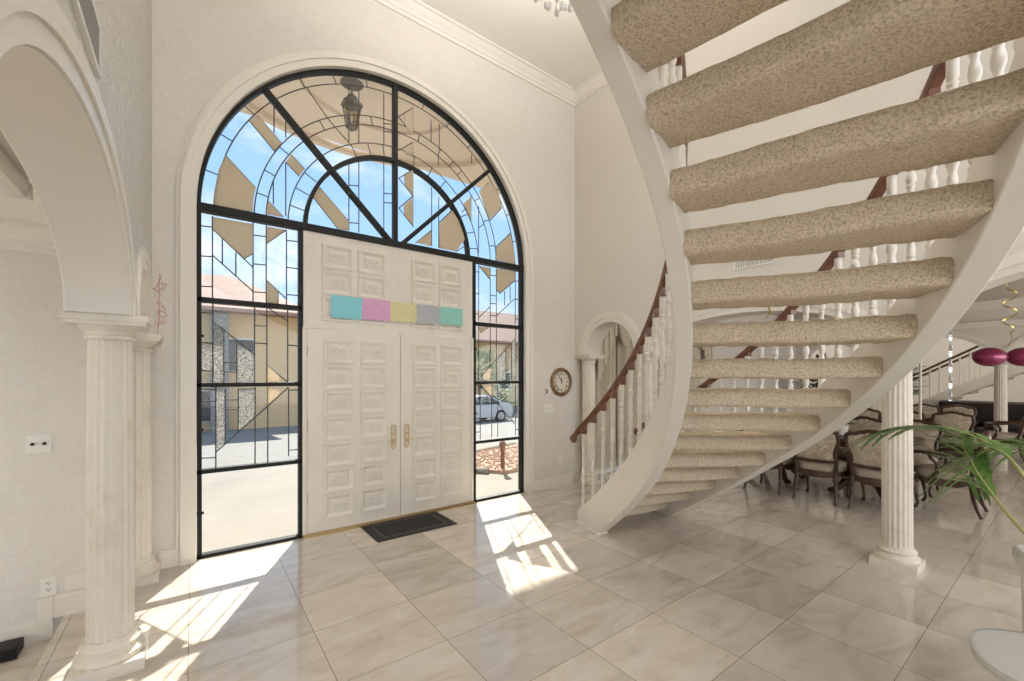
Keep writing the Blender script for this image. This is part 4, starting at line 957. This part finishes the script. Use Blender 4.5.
MB().tube([(J.x + 0.05, J.y - 0.02, 2.1), (J.x + 0.07, J.y - 0.04, 2.0), (J.x + 0.02, J.y - 0.01, 1.92)], 0.003, 5).build('tail', GOLD, st)
# silver streamer down to the second table
sx, sy = 6.60, 0.86
st = thing('silver_streamer', 'long thin silver streamer hanging in front of the dining chairs', 'streamer', (sx, sy, 3.15), 0, 'party streamers')
rings = []; N = 80
for i in range(N + 1):
    z = 3.15 - 1.86*i/N; a = i*0.42
    u = Vector((cos(a), sin(a), 0))*0.016; v = Vector((-sin(a), cos(a), 0))*0.0008; p = Vector((sx, sy, z)); rings.append([p - u - v, p + u - v, p + u + v, p - u + v])
MB().loft(rings).build('foil_strip', SILV, st)
cl = thing('gold_curl', 'small gold paper curl fixed above the wide arch, seen between stair treads', 'streamer', (XR, 1.82, 2.25), 0, 'party streamers')
MB().tube([(XR - 0.02, 1.86 - 0.045*sin(a), 2.19 + 0.055*cos(a)) for a in [PI*i/14 for i in range(15)]], [0.002 + 0.006*sin(PI*i/14) for i in range(15)], 6).build('curl', GOLD, cl)
MB().tube([(XR - 0.001, 1.86, 2.245), (XR - 0.02, 1.86, 2.245)], 0.003, 5).build('pin', BRASS, cl)
# white post in the second dining area
ls = thing('floor_lamp', 'slim white standing lamp post behind the near dining table', 'lamp', (9.3, 1.55, 0))
m = MB().lathe([(0.14, 0), (0.14, 0.02), (0.03, 0.04), (0.018, 0.08), (0.018, 1.9), (0.03, 1.93), (0.018, 1.96), (0.018, 2.1)], (9.3, 1.55, 0), 14); m.build('post', STAIRW, ls)
MB().lathe([(0.03, 2.02), (0.15, 2.16), (0.16, 2.17), (0.001, 2.17)], (9.3, 1.55, 0), 20).build('uplight_bowl', STAIRW, ls)

# ------------------------------------------------------------------ palm in a white urn on a white table, at the right edge
MARB = mat('white_marble', (0.64, 0.62, 0.57), 0.25, var=(5.0, (0.66, 0.63, 0.58), 0.5, 0.8))
TX, TY, TZ = 2.50, 0.02, 0.51
def scal(r, z, amp=0.022, n=5, c=(TX, TY), ph=0.55): return [(c[0] + r*(1 + amp*cos(n*(2*PI*i/90) + ph))*cos(2*PI*i/90), c[1] + r*(1 + amp*cos(n*(2*PI*i/90) + ph))*sin(2*PI*i/90), z) for i in range(90)]
tt = thing('side_table', 'white side table with a wavy-edged top, cut by the right edge', 'table', (TX, TY, 0))
MB().loft([scal(0.254, TZ-0.035), scal(0.25, TZ-0.028), scal(0.256, TZ-0.014), scal(0.254, TZ-0.003), scal(0.244, TZ), scal(0.254, TZ-0.004), scal(0.02, TZ-0.004)]).build('tabletop', MARB, tt)
MB().lathe([(0.15, 0), (0.15, 0.03), (0.11, 0.05), (0.06, 0.10), (0.05, 0.25), (0.07, 0.36), (0.10, 0.44), (0.15, 0.465)], (TX, TY, 0), 32).build('pedestal', MARB, tt)
PX, PY = 2.965, 0.03
pm = thing('potted_palm', 'green palm in a tall white floor urn behind the white side table', 'plant', (PX, PY, 0))
MB().loft([scal(r, z, 0.02, 8, (PX, PY)) for r, z in ((0.125, 0.0), (0.13, 0.02), (0.12, 0.05), (0.128, 0.30), (0.132, 0.60), (0.134, 0.68), (0.146, 0.715), (0.158, 0.74), (0.158, 0.775), (0.150, 0.79), (0.142, 0.79), (0.13, 0.76), (0.01, 0.755))]).build('urn', MARB, pm)
LEAF = mat('palm_green', (0.095, 0.20, 0.035), 0.42, var=(9.0, (0.16, 0.28, 0.06), 0.45, 0.7)); STEM = mat('palm_stem', (0.33, 0.34, 0.12), 0.5)
def frond(p0, p1, p2, n, L, seed, start=0.3):
    rr = random.Random(seed); p0, p1, p2 = Vector(p0), Vector(p1), Vector(p2)
    B = lambda u: p0*(1-u)**2 + p1*2*u*(1-u) + p2*u*u; D = lambda u: ((p1-p0)*2*(1-u) + (p2-p1)*2*u).normalized()
    ms, ml = MB(), MB()
    ms.tube([B(i/20) for i in range(21)], [0.0085*(1-0.8*i/20) + 0.001 for i in range(21)], 6)
    for i in range(n):
        u = start + (1-start)*i/(n-1)
        for s in (-1, 1):
            if rr.random() < 0.08: continue
            c, d = B(u), D(u); side = d.cross(Vector((0, 0, 1))).normalized()*s
            l = L*(0.55 + 0.45*sin(PI*min(1, (u-start)/(1-start)*0.85 + 0.12)))*rr.uniform(0.85, 1.1)
            dr = (side*rr.uniform(0.35, 0.75) + d*1.0 + Vector((0, 0, 0.12))).normalized(); w0 = 0.0145*rr.uniform(0.8, 1.15)
            rings = []
            for q in range(7):
                v = q/6; pt = c + dr*l*v + Vector((0, 0, -0.42*l*v*v))
                tan = (dr + Vector((0, 0, -1.1*v))).normalized(); sd_ = tan.cross(Vector((0, 0, 1))).normalized(); nn = sd_.cross(tan).normalized()
                w = w0*max(0.05, sin(PI*(0.12 + 0.86*v))**0.8)
                rings.append([pt - sd_*w, pt + nn*0.0016 - nn*w*0.25, pt + sd_*w, pt - nn*0.0012 - nn*w*0.25])
            ml.loft(rings)
    return ms, ml
FR = [((PX, PY, 0.76), (3.17, 0.178, 1.436), (3.26, 0.685, 1.228), 10, 0.36, 1, 0.42),
      ((PX - 0.02, PY + 0.02, 0.76), (2.954, 0.222, 1.485), (3.20, 0.36, 1.04), 9, 0.27, 2, 0.45),
      ((PX - 0.03, PY + 0.03, 0.76), (2.87, 0.24, 0.95), (3.168, 0.378, 1.225), 7, 0.28, 3, 0.55),
      ((PX + 0.02, PY, 0.76), (3.15, 0.05, 1.4), (3.6, 0.2, 1.15), 13, 0.34, 4, 0.4),
      ((PX, PY - 0.03, 0.76), (2.9, -0.2, 1.4), (3.1, -0.7, 1.2), 13, 0.34, 5, 0.4)]
for a in FR:
    ms, ml = frond(*a); f_ = ms.build('frond_stem', STEM, pm); ml.build('leaflets', LEAF, f_, angle=60)

# ------------------------------------------------------------------ outside, seen through the window
CONC = mat('pale_concrete', (0.265, 0.232, 0.195), 0.85, var=(1.2, (0.225, 0.196, 0.163), 0.4, 0.7), bump=(40, 0.1, 0.004))
ASPH = mat('grey_asphalt', (0.20, 0.185, 0.165), 0.9, var=(3.0, (0.25, 0.235, 0.21), 0.4, 0.7))
STUC = mat('tan_stucco', (0.72, 0.50, 0.26), 0.85, bump=(30, 0.2, 0.01)); PORT = mat('porch_stucco', (0.70, 0.57, 0.43), 0.85, bump=(25, 0.25, 0.01))
ROOFT = mat('terracotta_tile', (0.36, 0.20, 0.14), 0.8, var=(8.0, (0.46, 0.30, 0.23), 0.4, 0.65)); DARKG = mat('dark_window', (0.03, 0.034, 0.038), 0.1)
struct(MB().box(-25, 4.84, 4.63, 8.4, -0.16, -0.02).build('patio', CONC, smooth=False))
struct(MB().box(4.84, 40, 5.1, 8.4, -0.16, -0.02).build('pavement', CONC, smooth=False))
m = MB(); ys = [8.4, 10, 13, 17, 22, 60]; zs = [-0.10, -0.16, -0.42, -0.75, -0.98, -1.0]
m.loft([[(-60, y, z), (80, y, z), (80, y, z - 0.3), (-60, y, z - 0.3)] for y, z in zip(ys, zs)]); struct(m.build('street', ASPH, angle=60))
# porch roof: a tall canopy fixed to the front wall, its edge curved
edge = [(-2.0, 4.63), (-2.0, 8.0), (-1.4, 8.4), (0.0, 8.58), (2.0, 8.6), (5.5, 8.6), (8.0, 8.7), (9.5, 8.2), (9.5, 5.1), (4.84, 5.1), (4.84, 4.63)]
m = MB().prism(edge, 6.06, 6.7, lambda u, v, d: (u, v, d)); struct(m.build('porch_roof', PORT, smooth=False))
m = MB()
for R, w, d in ((2.55, 0.16, 0.10), (1.2, 0.10, 0.06)):
    N = 64; m.loft([[(2.4 + (R+a)*cos(2*PI*i/N), 6.75 + (R+a)*0.74*sin(2*PI*i/N), z) for a, z in ((0, 6.06), (0, 6.06 - d), (w, 6.06 - d), (w, 6.06))] for i in range(N)], closed=True)
struct(m.build('porch_roof_moulding', PORT, angle=60))
# lantern
lx, ly, lz = 1.947, 6.69, 6.06
ln = thing('hanging_lantern', 'bronze glass lantern hanging from the porch ceiling beyond the arched window', 'lantern', (lx, ly, lz))
BRZ = mat('dark_bronze', (0.10, 0.075, 0.05), 0.5, 0.4)
m = MB().lathe([(0.001, -0.03), (0.17, -0.03), (0.10, 0.0), (0.001, 0.0)], (lx, ly, lz), 20)
for i in range(3): m.tube([(lx + 0.02*cos(a)*(i % 2), ly + 0.02*cos(a)*((i+1) % 2), lz - 0.05 - 0.05*i + 0.032*sin(a)) for a in [2*PI*k/12 for k in range(12)]], 0.008, 5, True)
m.build('chain', BRZ, ln)
hx = lambda r, z: [(lx + r*cos(PI/6 + PI*k/3), ly + r*sin(PI/6 + PI*k/3), z) for k in range(6)]
MB().loft([hx(0.17, 5.70), hx(0.16, 5.72), hx(0.09, 5.79), hx(0.07, 5.84), hx(0.03, 5.87), hx(0.02, 5.89)]).build('cap', BRZ, ln, smooth=False)
MB().loft([hx(0.135, 5.70), hx(0.08, 5.38)]).build('glass_body', clear_glass('lantern_glass', (0.75, 0.70, 0.60)), ln, smooth=False)
m = MB()
for a, b in zip(hx(0.138, 5.70), hx(0.083, 5.38)): m.tube([a, b], 0.009, 6)
m.loft([hx(0.095, 5.38), hx(0.09, 5.355), hx(0.03, 5.33), hx(0.02, 5.31)]); m.build('frame', BRZ, ln)
MB().lathe([(0.015, 5.38), (0.015, 5.55), (0.001, 5.57)], (lx, ly, 0), 10).build('candle', WHITEP, ln)
# gravel bed, kerb, post on the right
bed = [(4.02, 5.62), (5.9, 5.62), (5.9, 7.7), (4.2, 7.2), (3.75, 6.9), (3.6, 6.5), (3.75, 6.05)]
m = MB().prism(bed, -0.02, 0.03, lambda u, v, d: (u, v, d)); rr = random.Random(2)
for i in range(900):
    while True:
        x, y = rr.uniform(3.6, 5.85), rr.uniform(5.65, 7.5)
        c = 0
        for (x0, y0), (x1, y1) in zip(bed, bed[1:] + bed[:1]):
            if (y0 > y) != (y1 > y) and x < (x1-x0)*(y-y0)/(y1-y0) + x0: c ^= 1
        if c and (x - 4.13)**2 + (y - 5.78)**2 > 0.012: break
    q = rr.uniform(0.018, 0.038); m.ball((x, y, 0.03), q, q*rr.uniform(0.7, 1.2), q*0.8, 6)
tag(m.build('gravel', mat('reddish_gravel', (0.34, 0.20, 0.13), 0.9, var=(30.0, (0.50, 0.36, 0.27), 0.4, 0.65)), smooth=False), 'reddish brown gravel bed beside the path outside the right sidelight', 'gravel', kind='stuff')
m = MB().tube([(5.9, 7.76, 0.02), (4.2, 7.27, 0.02), (3.70, 6.96, 0.02), (3.52, 6.5, 0.02), (3.68, 6.02, 0.02), (3.85, 5.8, 0.02)], 0.055, 8)
struct(m.build('kerb_edge', CONC))
bo = thing('bollard', 'short rusty brown post with a round head in the gravel bed', 'post', (4.13, 5.78, 0.03))
MB().lathe([(0.035, 0.0), (0.035, 0.30), (0.045, 0.32), (0.045, 0.34), (0.03, 0.36)], (4.13, 5.78, 0.03), 14).build('post', mat('rusty_iron', (0.20, 0.10, 0.055), 0.8), bo); MB().ball((4.13, 5.78, 0.43), 0.06, seg=14).build('finial', MATS['rusty_iron'], bo)
# car
PAINT = mat('silver_car_paint', (0.50, 0.51, 0.52), 0.25, 0.5); TYRE = mat('black_tyre', (0.02, 0.02, 0.02), 0.8); ALLOY = mat('alloy', (0.45, 0.45, 0.46), 0.3, 0.9)
gx, gy, gz = 11.95, 19.7, -0.885
car = thing('car', 'silver parked car across the street, seen through the right sidelight', 'car', (gx, gy, gz))
side = [(-2.2, 0.28), (-2.25, 0.62), (-2.05, 0.86), (-1.2, 0.95), (-0.55, 1.36), (0.1, 1.46), (0.85, 1.42), (1.55, 1.08), (2.05, 0.98), (2.2, 0.82), (2.22, 0.40), (2.1, 0.26)]
def sec(k): return [(gx + x, (0.86 - 0.05*k)*(1 if z < 0.95 else 1 - 0.35*(z - 0.95)), gz + z) for x, z in side]
L_ = [(x, gy - w, z) for x, w, z in sec(0)]; R_ = [(x, gy + w, z) for x, w, z in sec(0)]
MB().loft([L_, R_]).build('body', PAINT, car, bevel=0.03)
for poly in ([(-1.0, 0.98), (-0.5, 1.30), (0.12, 1.39), (0.12, 0.98)], [(0.2, 0.98), (0.2, 1.39), (0.8, 1.35), (1.35, 1.05), (1.30, 0.98)]):
    MB().prism(poly, 0, 1, lambda u, v, d: (gx + u, gy - 0.86*(1 - 0.35*max(0, v - 0.95)) - 0.012 + 0.02*d, gz + v)).build('side_window', DARKG, car, smooth=False)
for x in (-1.38, 1.38):
    for y in (-0.80, 0.80):
        w = MB().lathe([(0.2, -0.1), (0.31, -0.1), (0.33, -0.06), (0.33, 0.06), (0.31, 0.1), (0.2, 0.1)], (gx + x, gy + y, gz + 0.33), 28, axis='y').build('wheel', TYRE, car)
        m = MB().lathe([(0.02, -0.11), (0.20, -0.108), (0.215, -0.10), (0.215, 0.10), (0.02, 0.11)], (gx + x, gy + y, gz + 0.33), 20, axis='y'); m.build('rim', ALLOY, w)
m = MB().box(gx + 2.10, gx + 2.235, gy - 0.84, gy - 0.5, gz + 0.62, gz + 0.80); m.build('tail_light', mat('red_lens', (0.4, 0.02, 0.02), 0.3), car, bevel=0.02)
# neighbouring house on the left
hs = thing('house', 'tan stucco house with a terracotta roof across the street, seen through the left sidelight', 'house', (4.0, 25.0, -1.0))
hx0, hx1, hy0, hy1, hz = -7.0, 4.6, 24.5, 33.0, 4.6
MB().box(hx0, hx1, hy0, hy1, -1.05, hz).build('wall', STUC, hs, smooth=False)
MB().box(4.6, 9.5, 26.5, 33.0, -1.05, 3.9).build('wing', STUC, hs, smooth=False)
def roof(x0, x1, y0, y1, z, rise, name='roof'):
    rings = [[(x0, y0, z), (x1, y0, z), (x1, y1, z), (x0, y1, z)], [(x0, y0, z + 0.16), (x1, y0, z + 0.16), (x1, y1, z + 0.16), (x0, y1, z + 0.16)]]
    ym = (y0+y1)/2; d = (y1-y0)/2
    rings.append([(x0 + d*0.7, ym - 0.1, z + rise), (x1 - d*0.7, ym - 0.1, z + rise), (x1 - d*0.7, ym + 0.1, z + rise), (x0 + d*0.7, ym + 0.1, z + rise)])
    return MB().loft(rings).build(name, ROOFT, hs, smooth=False)
roof(-8.0, 5.4, 23.6, 34.0, 4.6, 2.6); roof(3.8, 10.3, 25.7, 34.0, 3.9, 2.3)
for x, z, w, h in ((-4.5, 2.6, 1.4, 1.3), (-1.5, 2.6, 1.4, 1.3), (1.8, 2.6, 1.2, 1.5), (-3.0, 0.3, 1.6, 1.5), (0.4, 0.2, 1.4, 1.4)):
    f = MB().box(x - w/2 - 0.08, x + w/2 + 0.08, 24.44, 24.5, z - h/2 - 0.08, z + h/2 + 0.08).build('window', MATS['white_plastic'], hs, bevel=0.01)
    MB().box(x - w/2, x + w/2, 24.40, 24.44, z - h/2, z + h/2).build('pane', DARKG, f, smooth=False)
for x, z, w, h in ((6.0, 2.0, 1.0, 1.7), (7.8, 2.0, 1.0, 1.7), (6.2, -0.2, 1.2, 1.5)):
    f = MB().box(x - w/2 - 0.08, x + w/2 + 0.08, 26.44, 26.5, z - h/2 - 0.08, z + h/2 + 0.08).build('window', MATS['white_plastic'], hs, bevel=0.01)
    MB().box(x - w/2, x + w/2, 26.40, 26.44, z - h/2, z + h/2).build('pane', DARKG, f, smooth=False)
for x in (-5.6, -2.3, 1.0): MB().box(x - 0.35, x + 0.35, 23.9, 24.5, -1.05, 4.5).build('stone_pillar', mat('grey_stone', (0.34, 0.32, 0.29), 0.9, var=(14.0, (0.20, 0.185, 0.165), 0.4, 0.6)), hs, bevel=0.02)
for i in range(6): MB().box(4.4 + 0.35*i, 4.75 + 0.35*i + 0.9, 24.9, 26.3, -1.05, -0.85 + 0.2*i).build('entry_step', CONC, hs, smooth=False)
# house beyond on the right
h2 = thing('house', 'low house with a pale tiled roof behind the palm, seen through the right sidelight', 'house', (22, 33, -1))
hs = h2
MB().box(15.0, 32.0, 30.0, 38.0, -1.05, 4.4).build('wall', STUC, h2, smooth=False); roof(14.0, 33.0, 29.0, 39.0, 4.4, 3.4)
for x in (17.0, 19.2, 21.6):
    f = MB().box(x - 0.7, x + 0.7, 29.94, 30.0, 0.5, 2.0).build('window', MATS['white_plastic'], h2, bevel=0.01); MB().box(x - 0.6, x + 0.6, 29.9, 29.94, 0.6, 1.9).build('pane', DARKG, f, smooth=False)
# palm tree across the street and hedge shrubs
def fan_palm(name, label, loc, h, L, n, seed):
    t = thing(name, label, 'palm tree', loc); rr = random.Random(seed); x, y, z = loc
    MB().lathe([(0.16*(1.2 - 0.4*i/8) + 0.015*(i % 2), h*i/8) for i in range(9)], loc, 10).build('trunk', mat('palm_trunk', (0.22, 0.15, 0.09), 0.9), t)
    m = MB()
    for i in range(n):
        a, e = rr.uniform(0, 2*PI), rr.uniform(-0.5, 1.3); d = Vector((cos(a)*cos(e), sin(a)*cos(e), sin(e))); c = Vector((x, y, z + h))
        m.tube([c, c + d*L*0.5], 0.015, 4)
        s = d.cross(Vector((0, 0, 1))).normalized(); k = c + d*L*0.45
        for j in range(9):
            b = -0.9 + 1.8*j/8; q = (d*cos(b) + s*sin(b)).normalized(); l = L*0.6*(1 - 0.25*abs(b)); pp_ = s.cross(d)*0.015
            e2 = k + q*l + Vector((0, 0, -0.12*l)); w = q.cross(s.cross(d)).normalized()*0.035
            m.loft([[k, k + pp_, k - pp_*0.5], [k + q*l*0.5 + w, k + q*l*0.5 + pp_, k + q*l*0.5 - w], [e2, e2 + pp_*0.2, e2 - pp_*0.2]], cap=False)
    m.build('crown', mat('palm_tree_green', (0.14, 0.22, 0.05), 0.6, var=(3.0, (0.30, 0.34, 0.11), 0.4, 0.7)), t)
fan_palm('palm_tree', 'green fan palm behind the parked car, seen through the right sidelight', (14.6, 23.2, -1.0), 2.9, 1.9, 60, 4)
BUSH = mat('shrub_green', (0.09, 0.15, 0.045), 0.8, var=(4.0, (0.17, 0.23, 0.08), 0.4, 0.7))
def shrub(label, c, r, h, n, seed):
    t = thing('shrub', label, 'shrub', c, 0, 'shrubs across the street'); m = MB(); leafy(m, c, r, h, n, 0.42, seed, 0.10); m.build('foliage', BUSH, t)
    MB().tube([c, (c[0], c[1], c[2] + h*0.5)], 0.05, 6).build('stem', MATS['palm_trunk'], t)
shrub('tall green shrub beside the fan palm, right part of the right sidelight', (17.0, 24.0, -1.0), 1.5, 3.2, 500, 21)
shrub('round green shrub left of the fan palm, beside the doors', (12.4, 25.5, -1.0), 1.4, 2.6, 450, 22)
shrub('low dry shrub before the stone pillars of the tan house', (-1.0, 23.2, -1.0), 0.7, 0.8, 150, 23)
